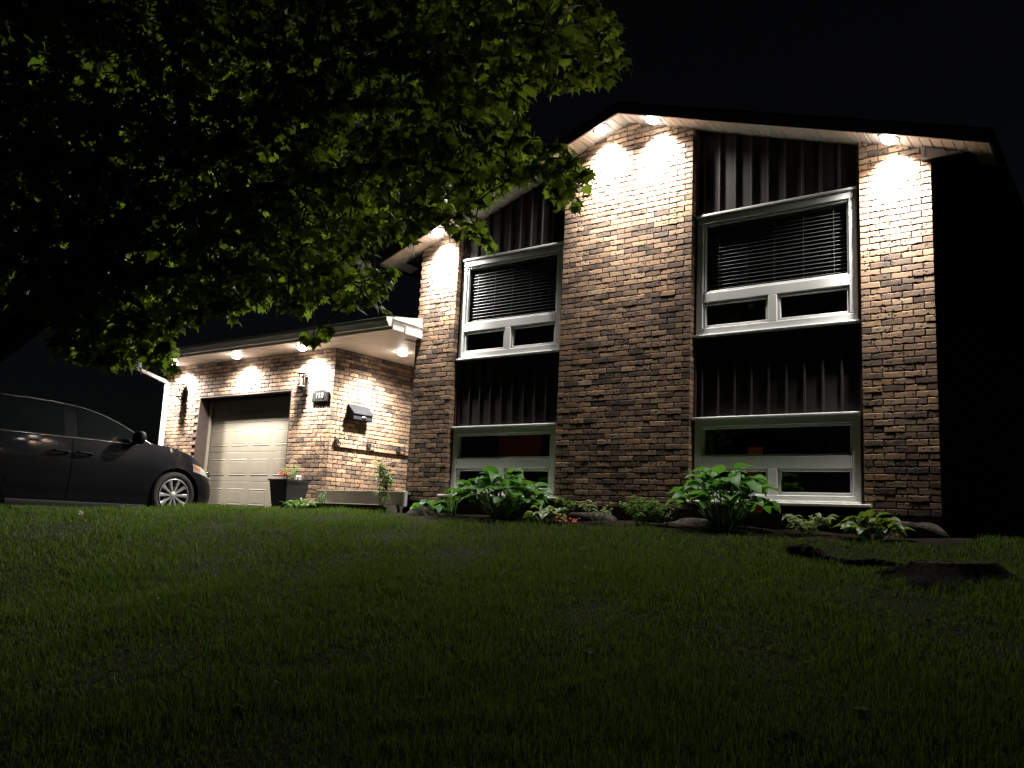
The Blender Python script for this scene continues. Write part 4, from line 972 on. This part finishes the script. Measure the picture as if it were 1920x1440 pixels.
# ------------------------------------------------------------------ maple tree
SPR = np.array([int(v) for v in "-306,-627,447,16,-579,-746,378,24,-313,-540,343,24,-403,-625,215,23,-208,-460,181,6,-482,-737,452,23,-305,-587,287,22,-361,-572,107,5,-395,-625,453,24,-244,-433,226,21,-392,-663,430,23,-528,-670,95,7,-273,-556,195,22,-281,-472,215,25,-135,-424,304,19,-481,-734,272,22,-336,-613,422,23,-356,-593,343,23,-411,-642,251,23,-439,-714,352,22,-366,-540,133,17,-286,-582,345,22,-425,-690,305,22,-292,-480,143,17,-447,-710,320,22,-269,-503,295,24,-230,-478,352,24,-361,-591,160,22,-536,-766,304,22,-191,-472,282,23,-377,-659,363,22,-383,-613,294,23,-365,-572,251,24,-131,-472,289,22,-430,-584,99,24,-439,-654,253,23,-212,-463,343,24,-571,-716,249,24,-420,-618,310,24,-141,-436,206,11,-510,-665,235,24,-555,-738,266,23,-219,-472,308,24,-340,-485,159,17,-536,-765,396,23,-293,-504,133,6,-415,-633,125,22,-297,-562,498,8,-496,-664,151,23,-348,-596,250,23,-544,-704,131,23,-310,-479,224,25,-376,-578,297,24,-285,-557,227,22,-329,-517,125,8,-372,-644,238,22,-416,-697,426,22,-390,-605,187,23,-158,-426,289,9,-182,-502,413,23,-263,-555,259,22,-568,-778,334,5,-339,-574,138,22,-432,-637,359,24,-312,-573,252,22,-195,-439,301,16,-439,-665,494,23,-349,-568,284,24,-279,-548,314,23,-537,-753,459,23,-147,-458,334,23,-102,-447,276,5,-170,-492,355,22,-294,-524,241,23,-189,-457,243,17,-425,-603,206,24,-250,-567,374,22,-202,-488,231,22,-195,-534,385,22,-283,-505,169,22,-561,-753,188,11,-135,-438,352,9,-550,-744,107,11,-468,-733,364,22,-478,-635,205,24,-519,-787,406,20,-282,-549,295,23,-564,-698,211,24,-336,-576,354,24,-245,-538,455,23,-110,-454,269,10,-386,-572,191,24,-525,-739,431,23,-457,-625,122,21,-226,-539,331,22,-188,-460,310,23,-299,-510,221,24,-364,-620,375,23,-248,-483,193,20,-407,-643,170,22,-222,-513,340,23,-357,-626,221,22,-180,-463,220,17,-413,-648,194,22,-485,-661,168,23,-402,-608,342,24,-323,-586,185,22,-411,-624,147,23,-219,-523,211,22,-227,-511,280,23,-312,-574,196,22,-420,-633,98,11,-219,-470,282,24,-498,-688,124,22,-369,-640,476,17,-398,-579,102,14,-367,-592,71,6,-325,-585,151,22,-423,-662,267,22,-248,-483,263,24,-582,-724,151,23,-307,-587,456,23,-482,-704,465,24,-490,-710,233,22,-167,-402,209,8,-503,-651,112,16,-320,-596,207,22,-600,-746,175,7,-455,-681,255,22,-213,-527,294,22,-293,-518,260,24,-420,-626,288,24,-460,-634,247,24,-313,-549,269,23,-483,-737,336,22,-446,-709,271,22,-270,-592,377,22,-404,-564,138,24,-441,-656,105,11,-259,-529,310,23,-436,-599,78,8,-131,-481,353,20,-286,-497,244,24,-334,-483,199,25,-229,-490,272,23,-344,-557,184,23,-361,-595,209,23,-402,-614,125,22,-497,-704,81,6,-414,-585,140,24,-543,-722,175,23,-228,-490,233,23,-365,-585,82,6,-278,-578,284,22,-549,-796,447,8,-377,-624,165,22,-189,-539,437,5,-421,-690,362,22,-308,-546,125,8,-355,-549,238,24,-360,-606,273,23,-344,-499,185,25,-529,-794,391,6,-278,-471,186,6,-271,-434,207,11,-314,-603,283,22,-258,-511,259,23,-334,-616,279,22,-313,-459,193,12,-196,-531,352,22,-435,-645,340,24,-359,-612,315,23,-569,-760,219,7,-521,-681,180,24,-443,-659,294,23,-175,-499,239,22,-332,-539,227,24,-398,-649,295,22,-468,-637,175,24,-438,-666,208,22,-157,-487,301,22,-461,-653,131,23,-390,-638,190,22,-451,-680,288,23,-319,-526,146,23,-400,-620,90,22,-532,-736,326,23,-327,-510,200,24,-556,-750,141,8,-296,-586,315,22,-155,-494,325,22,-233,-424,214,5,-451,-682,175,22,-444,-735,401,22,-230,-577,440,9,-324,-550,243,23,-217,-474,370,24,-277,-581,264,22,-362,-604,240,23,-329,-497,135,11,-115,-437,308,5,-483,-686,269,23,-265,-528,294,23,-422,-674,309,22,-561,-771,269,5,-249,-567,311,22,-352,-581,401,24,-411,-619,328,24,-383,-636,226,22,-190,-452,271,13,-395,-599,73,10,-139,-499,387,13,-295,-454,158,6,-440,-645,106,8,-392,-609,154,23,-223,-493,309,23,-478,-652,182,23,-304,-571,131,22,-156,-444,222,13,-505,-748,478,10,-515,-793,451,6,-583,-773,389,16,-307,-549,152,22,-461,-630,157,24,-577,-727,214,24,-368,-616,341,23,-324,-461,137,9,-151,-446,361,23,-482,-666,207,23,-437,-666,143,22,-432,-665,340,23,-364,-629,252,22,-277,-511,187,23,-420,-711,458,12,-233,-537,381,23,-329,-542,201,23,-435,-644,131,22,-240,-407,193,7,-442,-626,227,24,-437,-698,401,22,-460,-688,236,22,-496,-773,454,8,-418,-695,476,8,-291,-613,462,5,-357,-554,258,24,-159,-438,424,5,-479,-686,323,23,-415,-675,398,23,-241,-473,209,24,-254,-531,489,5,-274,-555,247,22,-134,-453,319,21,-420,-654,509,8,-251,-513,326,23,-393,-659,264,22,-393,-581,152,23,-140,-435,219,7,-152,-463,222,8,-433,-674,264,22,-373,-644,321,22,-434,-700,279,22,-586,-761,258,7,-405,-598,220,24,-167,-468,240,6,-353,-533,180,24,-177,-457,458,7,-419,-583,119,24,-321,-554,120,10,-164,-448,216,6,-412,-583,178,24,-137,-420,337,10,-480,-722,305,22,-462,-668,239,23,-157,-432,236,6,-323,-598,307,22,-345,-594,96,5,-200,-480,477,6,-267,-528,342,23,-218,-419,223,5,-172,-435,291,8,-436,-610,120,23,-465,-656,101,8,-276,-541,442,24,-414,-621,80,10,-426,-616,172,23,-526,-728,87,5,-346,-469,118,8,-621,-763,318,6,-196,-509,240,22,-307,-555,350,24,-267,-501,219,23,-289,-442,187,7,-231,-446,197,9,-198,-466,228,23,-194,-428,224,5,-490,-663,126,23,-503,-714,507,9,-335,-584,171,22,-123,-446,204,5,-115,-465,318,9,-171,-412,215,6,-368,-656,477,6,-182,-488,346,23,-181,-445,242,9,-163,-430,217,9,-447,-673,88,5,-339,-584,122,22,-134,-442,277,7,-448,-673,305,23,-385,-653,306,22,-294,-558,168,22,-233,-534,287,22,-412,-661,206,22,-336,-484,104,5,-163,-456,300,23,-440,-650,322,23,-308,-579,495,6,-338,-632,476,5,-190,-435,290,5,-331,-580,104,8,-285,-512,284,24,-342,-546,117,5,-399,-643,151,22,-284,-470,140,7,-281,-533,360,24,-231,-461,187,6,-323,-477,164,23,-225,-531,223,22,-256,-464,188,8,-375,-594,194,23,-409,-602,73,6,-252,-417,192,6,-354,-597,313,23,-372,-585,236,23,-408,-614,290,24,-219,-494,287,23,-326,-573,109,6,-454,-655,234,23,-455,-676,342,23,-514,-716,81,6,-277,-488,126,6,-232,-467,229,24,-432,-623,86,6,-252,-492,278,24,-336,-595,138,22,-346,-579,261,23,-300,-500,445,26,-468,-556,152,26,-533,-627,212,26,-192,-365,344,21,-225,-462,352,24,-286,-476,277,25,-464,-542,315,27,-617,-690,175,25,-286,-437,445,27,-653,-753,408,25,-284,-533,475,24,-630,-726,495,27,-609,-689,515,27,-333,-553,377,24,-476,-622,467,26,-479,-561,321,27,-327,-514,350,25,-482,-639,233,24,-542,-624,192,26,-432,-497,238,27,-340,-533,300,25,-172,-371,373,15,-468,-597,150,25,-282,-408,350,27,-366,-545,494,26,-362,-509,393,26,-452,-501,146,17,-199,-439,429,25,-477,-567,440,28,-600,-702,247,25,-406,-522,412,27,-574,-705,354,25,-582,-620,117,8,-498,-685,405,24,-657,-742,545,27,-616,-637,155,27,-380,-438,217,28,-547,-685,559,8,-719,-748,392,9,-359,-479,341,27,-636,-728,286,25,-407,-578,514,26,-637,-735,195,13,-404,-582,258,24,-407,-564,436,26,-610,-786,470,8,-465,-618,293,25,-218,-384,258,14,-158,-395,227,5,-706,-732,354,25,-473,-597,391,26,-517,-610,282,26,-538,-639,348,26,-405,-427,189,23,-611,-683,316,26,-473,-537,199,27,-186,-387,255,10,-418,-608,321,24,-359,-452,313,28,-613,-650,105,6,-626,-770,429,15,-229,-401,311,15,-489,-598,201,25,-549,-596,129,9,-634,-719,426,26,-443,-541,234,26,-255,-453,271,25,-166,-428,372,24,-292,-460,336,26,-416,-550,175,25,-274,-443,496,27,-604,-650,289,27,-428,-537,277,26,-534,-596,207,27,-546,-655,104,10,-602,-610,167,27,-433,-653,515,10,-476,-631,374,25,-607,-675,228,26,-246,-461,513,14,-366,-534,188,24,-445,-548,360,27,-506,-667,363,25,-534,-578,289,28,-481,-608,172,25,-687,-778,560,8,-217,-449,340,25,-559,-643,177,26,-338,-526,537,18,-322,-541,430,25,-498,-658,496,26,-509,-631,349,26,-418,-621,513,23,-587,-713,551,13,-322,-456,246,26,-456,-521,140,16,-406,-524,302,26,-504,-610,247,26,-439,-617,324,24,-591,-628,241,27,-251,-376,249,8,-385,-596,443,25,-197,-450,355,24,-281,-369,217,10,-552,-634,256,26,-288,-457,241,25,-383,-510,285,26,-482,-647,408,25,-727,-698,131,9,-386,-462,213,27,-342,-482,279,26,-313,-457,372,27,-441,-552,95,17,-515,-664,291,25,-489,-581,328,27,-497,-610,327,26,-589,-637,281,27,-450,-598,222,25,-214,-351,245,6,-519,-640,282,25,-459,-557,88,11,-350,-534,220,24,-402,-546,351,26,-202,-408,487,9,-270,-463,360,26,-514,-594,155,26,-222,-382,405,27,-266,-410,306,27,-249,-365,291,15,-510,-584,388,27,-281,-454,309,26,-463,-595,119,24,-357,-396,230,13,-355,-514,163,25,-563,-651,357,27,-743,-709,154,8,-396,-535,563,22,-309,-491,308,25,-291,-509,324,24,-313,-564,510,5,-186,-378,442,11,-488,-625,165,24,-576,-691,404,26,-424,-495,163,27,-153,-415,375,12,-445,-587,138,24,-318,-427,279,27,-270,-406,219,13,-411,-543,302,26,-723,-728,244,6,-496,-550,258,27,-544,-661,481,27,-427,-479,143,7,-396,-522,322,26,-641,-779,460,6,-135,-390,314,5,-438,-505,195,27,-528,-559,211,28,-492,-514,97,9,-335,-467,406,27,-352,-461,244,27,-581,-731,354,24,-349,-382,249,27,-319,-479,564,7,-380,-485,230,27,-397,-493,266,27,-570,-704,439,26,-706,-680,155,28,-518,-633,126,19,-224,-428,317,25,-475,-624,354,25,-178,-410,303,8,-457,-542,156,26,-159,-370,352,9,-354,-524,352,26,-590,-720,314,25,-225,-407,345,26,-491,-584,299,26,-507,-583,97,8,-380,-572,372,25,-240,-428,243,25,-321,-523,262,24,-692,-686,121,12,-333,-443,162,22,-664,-767,425,8,-435,-548,254,26,-521,-628,378,26,-491,-633,311,25,-447,-578,173,25,-329,-465,275,26,-508,-531,141,28,-388,-574,353,25,-183,-343,335,6,-484,-620,517,27,-283,-438,411,27,-329,-492,251,25,-498,-568,177,26,-341,-570,418,24,-328,-511,288,25,-274,-484,496,26,-639,-665,101,6,-407,-582,310,25,-288,-399,245,27,-336,-500,400,26,-670,-742,278,10,-499,-558,101,19,-209,-392,346,26,-633,-651,195,27,-411,-429,158,11,-331,-512,229,25,-484,-629,214,24,-353,-529,202,24,-455,-566,394,27,-352,-448,153,7,-289,-413,379,28,-567,-613,179,27,-265,-403,283,27,-468,-606,236,25,-272,-429,253,26,-606,-707,203,25,-488,-561,212,27,-236,-379,384,27,-488,-517,121,7,-385,-536,244,25,-377,-570,307,24,-239,-434,403,26,-519,-663,562,7,-513,-617,139,25,-618,-727,243,25,-420,-596,256,24,-529,-632,310,26,-415,-538,195,26,-603,-625,217,27,-231,-418,523,16,-399,-466,161,18,-541,-680,507,26,-543,-667,317,25,-194,-380,359,26,-386,-539,364,26,-460,-553,232,26,-370,-549,255,25,-652,-728,581,10,-534,-646,324,26,-520,-593,231,26,-349,-522,329,25,-343,-395,214,9,-475,-552,271,27,-345,-541,281,24,-666,-731,177,7,-310,-458,318,26,-457,-516,163,27,-396,-550,236,25,-408,-596,546,5,-669,-756,343,5,-425,-585,339,25,-529,-677,368,25,-420,-555,576,12,-322,-379,241,18,-355,-464,154,5,-590,-763,452,24,-359,-531,168,24,-435,-547,207,26,-364,-420,243,28,-441,-625,401,25,-350,-499,128,6,-226,-390,305,6,-621,-764,533,9,-285,-481,392,26,-154,-400,368,8,-481,-603,111,14,-342,-546,357,25,-599,-677,132,25,-261,-383,309,27,-207,-431,392,25,-626,-754,293,10,-336,-443,144,10,-514,-562,274,28,-198,-410,314,11,-195,-359,228,8,-539,-622,116,7,-560,-668,357,26,-370,-437,195,28,-351,-483,223,26,-416,-613,469,25,-469,-586,470,27,-402,-483,152,8,-441,-571,103,25,-616,-744,438,25,-309,-441,162,6,-208,-336,269,11,-533,-642,367,26,-276,-477,369,25,-452,-621,553,7,-407,-512,353,27,-444,-506,175,27,-406,-427,125,9,-445,-513,229,27,-497,-560,124,26,-526,-594,122,8,-380,-403,222,18,-206,-379,486,8,-468,-525,130,12,-320,-496,360,26,-209,-369,250,8,-526,-628,270,26,-284,-478,537,9,-480,-581,86,10,-357,-517,185,25,-209,-364,400,27,-499,-622,297,26,-504,-652,375,25,-250,-460,287,25,-520,-642,575,11,-467,-579,388,27,-526,-633,230,25,-384,-526,131,10,-261,-393,232,8,-310,-473,332,26,-209,-387,268,8,-292,-429,207,10,-536,-658,237,25,-255,-414,350,27,-305,-415,198,6,-223,-399,322,11,-174,-391,312,8,-536,-644,128,25,-545,-649,284,26,-285,-433,348,27,-294,-532,517,5,-482,-559,88,9,-398,-457,195,28,-216,-403,241,9,-530,-616,120,7,-513,-715,516,6,-622,-767,369,9,-363,-403,164,10,-263,-372,276,27,-395,-549,117,7,-294,-337,216,6,-335,-527,280,25,-335,-515,250,25,-167,-357,374,7,-756,-699,386,30,-656,-644,227,28,-625,-593,415,30,-370,-424,452,30,-391,-439,331,29,-584,-602,338,28,-490,-489,231,29,-407,-503,444,28,-707,-671,557,30,-485,-568,442,28,-401,-479,406,28,-569,-480,179,31,-340,-354,273,30,-260,-365,438,29,-596,-532,182,30,-810,-683,206,30,-690,-640,374,30,-778,-707,300,27,-559,-624,605,18,-354,-479,564,28,-429,-486,310,28,-680,-629,450,30,-204,-313,386,21,-493,-558,363,28,-334,-423,317,28,-312,-316,324,31,-234,-317,439,30,-477,-541,558,29,-319,-379,417,30,-255,-372,338,18,-435,-437,245,29,-550,-581,389,29,-460,-382,216,31,-749,-749,524,23,-611,-565,246,29,-486,-478,283,30,-483,-528,276,28,-486,-516,394,29,-639,-605,250,29,-281,-355,551,30,-511,-551,251,28,-648,-585,164,29,-418,-470,357,29,-380,-448,278,28,-565,-501,233,30,-382,-398,259,29,-370,-448,377,28,-486,-524,327,28,-264,-313,408,30,-472,-439,205,30,-601,-575,188,29,-445,-501,414,29,-718,-636,145,29,-620,-592,522,31,-573,-527,125,29,-311,-377,364,29,-300,-425,430,28,-586,-538,356,30,-243,-289,284,20,-667,-598,323,30,-730,-721,610,27,-377,-380,398,31,-459,-488,157,19,-582,-563,297,29,-610,-628,363,28,-731,-699,471,30,-419,-364,186,20,-518,-509,109,17,-688,-597,212,30,-520,-508,462,30,-480,-482,373,30,-341,-356,330,30".split(',')], float).reshape(-1, 4)/100
tz = gz(-7.05, -7.36)
tree = thing('maple_tree', 'leafy maple overhanging the lawn and hiding the left of the roof', 'tree', (-7.05, -7.36, tz))
limbs = [[(-7.2, -7.42, tz-.15), (-7.05, -7.36, tz+.25), (-6.54, -7.17, 0.05), (-5.83, -6.77, 0.38), (-4.98, -6.35, 0.86), (-4.59, -6.14, 1.25), (-4.22, -5.95, 1.66), (-3.96, -5.73, 2.18), (-3.6, -5.4, 2.53), (-3.25, -5.09, 2.96), (-2.78, -4.69, 3.3), (-2.21, -4.18, 3.6)],
 [(-3.96, -5.73, 2.18), (-3.91, -5.77, 2.56), (-3.92, -5.9, 3.17), (-4.13, -6.2, 3.85)],
 [(-4.26, -5.96, 1.61), (-3.82, -5.79, 1.78), (-3.45, -5.55, 1.95), (-3.06, -5.17, 2.15), (-2.7, -4.69, 2.37), (-2.38, -4.19, 2.36)],
 [(-3.6, -5.4, 2.53), (-3.12, -5.08, 2.74), (-2.73, -4.68, 2.84), (-2.43, -4.29, 2.7), (-2.13, -3.93, 2.62), (-1.93, -3.7, 2.53), (-1.86, -3.57, 2.48)],
 [(-4.59, -6.14, 1.25), (-4.09, -5.9, 1.34), (-3.71, -5.52, 1.47), (-3.46, -4.97, 1.54), (-3.36, -4.41, 1.64)],
 [(-5.83, -6.77, 0.38), (-5.5, -6.85, 1.36), (-4.85, -6.83, 2.43), (-4.46, -6.64, 2.96), (-4.28, -6.71, 3.92)],
 [(-3.25, -5.09, 2.96), (-2.53, -4.71, 3.12), (-2.02, -4.33, 3.15), (-1.62, -3.93, 3.25)]]
rad = [[.3, .24, .2, .17, .125, .12, .115, .1, .075, .06, .045, .02], [.06, .055, .045, .025], [.055, .05, .042, .034, .024, .014], [.05, .042, .034, .028, .02, .014, .01], [.04, .035, .028, .02, .012], [.12, .1, .08, .06, .03], [.045, .034, .022, .012]]
part('trunk', MB().tube(limbs[0], rad[0], 16), M['bark'], tree, True)
for l, r_ in zip(limbs[1:], rad[1:]): part('branch', MB().tube(l, r_, 10), M['bark'], tree, True)
nodes = []
for l in limbs:
    for a, b in zip(l, l[1:]):
        for k in range(5): nodes.append(np.array(a)+(np.array(b)-np.array(a))*k/5)
nodes = np.array(nodes[40:]); tw = MB()
d0 = np.array([np.min(np.linalg.norm(nodes-s[:3], axis=1)) for s in SPR])
tips = []
for i in np.argsort(d0):
    p = SPR[i, :3]; k = np.argmin(np.linalg.norm(nodes-p, axis=1)); q = nodes[k]; L = np.linalg.norm(p-q)
    mid = (p+q)/2+np.array([0, 0, .10*L]); r0 = .006+.006*min(1, L)
    tw.tube([q, mid, p], [r0, r0*.75, .0035], 5, caps=False)
    nodes = np.vstack([nodes, mid[None], p[None]]); tips.append((i, (p-mid)/np.linalg.norm(p-mid)))
part('twigs', tw, M['bark'], tree, True)['kind'] = 'stuff'
# a five lobed maple leaf, stalk at the origin, tip towards +y
MP = [(.02, .0), (.10, -.10), (.27, -.13), (.22, -.03), (.42, .06), (.52, .18), (.40, .22), (.36, .30), (.47, .50), (.33, .46), (.24, .42), (.20, .56), (.10, .62), (.06, .72), (.0, .92)]
out = MP + [(-x, y) for x, y in MP[-2::-1]]
def maple_leaf(curl, seed):
    r = random.Random(seed); c = (0, .22, .0)
    vs = [c]+[(x*r.uniform(.93, 1.07), y, -.18*curl*(x*x*2+(y-.2)**2)*1.2 + .05*r.uniform(-1, 1)*curl) for x, y in out]
    n = len(out); f = [(0, i+1, (i+1) % n+1) for i in range(n)]
    m = MB().add(vs, f); m.add([(-.012, 0, 0), (.012, 0, 0), (.008, -.5, .12), (-.008, -.5, .12)], [(0, 1, 2, 3)]); return m
LV = [maple_leaf(c, k) for k, c in enumerate((.6, 1.2, 1.8, 2.4))]; LV_ME = [q.mesh('leaf', M['maple']) for q in LV]
lv = []
rr = random.Random(21)
for (i, d) in tips:
    x, y, z, R = SPR[i]; n = int(4+9*(R/.25)**1.4) if R < .3 else 13
    n = int(n*(1+.9*sst(-3.2, -4.2, x)))
    for k in range(n):
        u = rr.random()**.5; a = rr.uniform(0, 6.283)
        off = Vector((math.cos(a)*R*u, math.sin(a)*R*u, rr.gauss(-.02, .35)*R))
        p = Vector((x, y, z))+off; s = rr.uniform(.105, .16)*(.82 if R < .12 else 1)
        az = math.atan2(off.y, off.x)-math.pi/2+rr.gauss(0, .7)
        Mx = Matrix.Translation(p) @ Matrix.Rotation(az, 4, 'Z') @ Matrix.Rotation(-.75+rr.gauss(0, .42), 4, 'X') @ Matrix.Rotation(rr.gauss(0, .5), 4, 'Y') @ Matrix.Scale(s, 4)
        X, Y, D = px(p); nr = (Mx.to_3x3() @ Vector((0, 0, 1))).normalized(); fac = abs(nr.dot((CAM-p).normalized()))
        vis = 250 < X < 1250 and 60 < Y < 720
        lv.append(((s*s*fac/D**2)*(1 if vis else .2)*(1.6 if D < 6.2 else 1), rr.randrange(4), Mx))
lv.sort(key=lambda q: -q[0])
for (_, k, Mx) in lv[:290]: part('leaf', LV_ME[k], None, tree, world=Mx)
A = [np.array(q.v) for q in LV]; vs = []; fs = []; base = 0
for (_, k, Mx) in lv[290:]:
    mm = np.array(Mx); vs.append(A[k] @ mm[:3, :3].T + mm[:3, 3]); fs.append(base); base += len(A[k])
me = bpy.data.meshes.new('foliage'); V = np.concatenate(vs)
F3 = np.array([f for f in LV[0].f if len(f) == 3]); F4 = np.array([f for f in LV[0].f if len(f) == 4]); F4 = np.concatenate([F4[:, [0, 1, 2]], F4[:, [0, 2, 3]]]); F = np.concatenate([F3, F4])
T = (F[None]+np.array(fs)[:, None, None]).reshape(-1, 3)
def np_mesh(me, V, T, mat):
    me.vertices.add(len(V)); me.vertices.foreach_set('co', V.astype(np.float32).ravel())
    me.loops.add(T.size); me.loops.foreach_set('vertex_index', T.astype(np.int32).ravel())
    me.polygons.add(len(T)); me.polygons.foreach_set('loop_start', np.arange(0, T.size, 3, dtype=np.int32))
    me.materials.append(mat); me.update(calc_edges=True); me.validate(); return me
np_mesh(me, V, T, M['maple']); o = part('foliage', me, None, tree); o['kind'] = 'stuff'

# ------------------------------------------------------------------ grass
def gz_np(X, Y):
    s = np.maximum(0, -Y); t = np.clip((X+9.3)/5.3, 0, 1); w = 1-.62*(1-t*t*(3-2*t)); t2 = np.clip((X+2.5)/2.5, 0, 1)
    return -.17-.14*w*s*s/(s+.6)-.035*t2*t2*(3-2*t2)
def blades(n, dmin, dmax, hm, wd, seed):
    g = np.random.default_rng(seed)
    d = np.sqrt(g.uniform(dmin**2, dmax**2, n)); a = g.uniform(-.66, .66, n)
    fx, fy = -.6027, .798; rx, ry = .798, .6027
    X = CAM.x+d*(fx*np.cos(a)+rx*np.sin(a)); Y = CAM.y+d*(fy*np.cos(a)+ry*np.sin(a))
    bed = .95+.07*np.sin(X*3.1)+.05*np.sin(X*7.7)
    ok = (X > -9.36+.08*np.sin(Y*5)) & (X < 9) & ((Y < -bed) | ((X > .3) & (Y < 8)) | ((X < -6.65) & (Y < -.5)))
    patch = np.sin(X*1.9+1.3*np.sin(Y*1.4))*np.sin(Y*2.3+.9*np.sin(X*2.1)) + .5*np.sin(X*5.3+Y*3.1)
    dens = np.clip(.8+.3*patch, .45, 1)
    for (cx, cy, r0) in ((.2, -3.35, .45), (-2.77, -4.76, .14), (.5, -2.5, .34), (-7.4, -3.4, .2), (-5.1, -3.9, .16), (1.2, -4.3, .3)):
        dens = np.where(np.hypot(X-cx, (Y-cy)*1.3) < r0, dens*.45, dens)
    ok &= g.random(n) < dens
    X, Y, patch = X[ok], Y[ok], patch[ok]; n = len(X)
    Z = gz_np(X, Y)-.006+np.where(Y < -1, .012*np.sin(X*2.3+Y*1.1)*np.sin(Y*2.9-X*.7), 0)
    h = hm*np.clip(g.normal(1, .32, n), .35, 2.0)*(1+.3*patch+.35*np.clip(np.sin(X*7.1+2*np.sin(Y*5.3))*np.sin(Y*8.7+1.5*np.sin(X*6.1))-.25, 0, 1)*2); th = g.uniform(0, 6.283, n); ln = h*np.abs(g.normal(.35, .3, n))
    w = wd*g.uniform(.7, 1.3, n); dx, dy = np.cos(th), np.sin(th); sx, sy = -dy*w, dx*w
    P = np.empty((n, 5, 3))
    P[:, 0] = np.c_[X-sx, Y-sy, Z]; P[:, 1] = np.c_[X+sx, Y+sy, Z]
    P[:, 2] = np.c_[X+dx*ln*.35-sx*.8, Y+dy*ln*.35-sy*.8, Z+h*.6]; P[:, 3] = np.c_[X+dx*ln*.35+sx*.8, Y+dy*ln*.35+sy*.8, Z+h*.6]
    P[:, 4] = np.c_[X+dx*ln, Y+dy*ln, Z+h*(1-.25*(ln/h))]
    F = np.array([(0, 1, 3), (0, 3, 2), (2, 3, 4)])
    return P.reshape(-1, 3), (F[None]+5*np.arange(n)[:, None, None]).reshape(-1, 3)
parts_ = [blades(110000, 1.9, 4.2, .045, .0019, 1), blades(170000, 4.2, 7.5, .043, .0027, 2), blades(180000, 7.5, 13.5, .045, .0038, 3)]
off_ = 0; VV = []; TT = []
for v, t in parts_: VV.append(v); TT.append(t+off_); off_ += len(v)
me = np_mesh(bpy.data.meshes.new('grass'), np.concatenate(VV), np.concatenate(TT), M['grass'])
o = link('grass', me); o['kind'] = 'stuff'
# clover and weed leaves among the blades
g = np.random.default_rng(9); m = MB(); lm = leaf_mesh('oval', .035, .026, 3)
cl = [(-.2, -5.9), (-.9, -6.2), (.3, -5.6), (-1.2, -5.0), (.9, -5.4), (-.5, -4.6), (1.0, -3.9), (.2, -3.4), (-2.2, -6.4), (-1.7, -5.8), (-3, -6.2), (-.9, -3.9), (-3.6, -4.6), (-1.6, -1.4), (-3.4, -1.35), (-.6, -1.2)]
for (cx_, cy_) in cl:
    for k in range(14):
        x, y = cx_+g.normal(0, .2), cy_+g.normal(0, .2); Mx = Matrix.Translation((x, y, gz(x, y)+g.uniform(.015, .05))) @ Matrix.Rotation(g.uniform(0, 6.28), 4, 'Z') @ Matrix.Rotation(g.uniform(-.3, .5), 4, 'X') @ Matrix.Scale(g.uniform(.6, 1.3), 4)
        m.add([Mx @ Vector(v) for v in lm.v], lm.f)
o = link('weeds', m.mesh('weeds', M['weed'], True)); o['kind'] = 'stuff'
# a few yellowing maple leaves lying on the lawn
g = random.Random(31); me = LV[1].mesh('fallen_leaf', M['fallen'])
for (x, y, lab) in ((-1.33, -6.75, 'yellow green fallen leaf in the dark foreground grass, leftmost of six'), (-1.46, -6.48, 'yellow green fallen leaf in the foreground grass, second from the left of six'), (-0.54, -5.36, 'yellow green fallen leaf in the dark grass, the one of six closest to the house'), (0.03, -5.66, 'yellow green fallen leaf in the dark grass, midway between left and right ones'), (0.72, -5.52, 'yellow green fallen leaf in the dark foreground grass, rightmost of six'), (0.58, -5.88, 'yellow green fallen leaf in the dark grass, nearest the bottom edge of the photo')):
    o = link('fallen_leaf', me, None, Matrix.Translation((x, y, gz(x, y)+.04)) @ Matrix.Rotation(g.uniform(0, 6.28), 4, 'Z') @ Matrix.Rotation(g.uniform(-.4, .4), 4, 'X') @ Matrix.Scale(g.uniform(.06, .085), 4))
    tag(o, lab, 'leaf', 'fallen leaves on the dark front lawn')
x, y = -7.34, -4.41; z = gz(x, y)
dn = thing('dandelion', 'white dandelion seed head standing in the lawn near the van', 'flower', (x, y, z))
part('stem', MB().tube([(x, y, z), (x+.01, y, z+.06), (x+.005, y, z+.115)], .0025, 5), M['herb'], dn)
m = MB(); r = random.Random(3)
for k in range(90):
    d = Vector((r.gauss(0, 1), r.gauss(0, 1), r.gauss(0, 1))).normalized(); c = Vector((x+.005, y, z+.125)); s = d.cross(Vector((.3, .5, .8))).normalized(); t2 = d.cross(s)
    m.add([c+d*.008, c+d*.028+s*.0045, c+d*.03, c+d*.028-s*.0045, c+d*.028+t2*.0045, c+d*.028-t2*.0045], [(0, 1, 3), (1, 4, 2), (2, 5, 3)])
part('seed_head', m, M['seedhead'], dn)
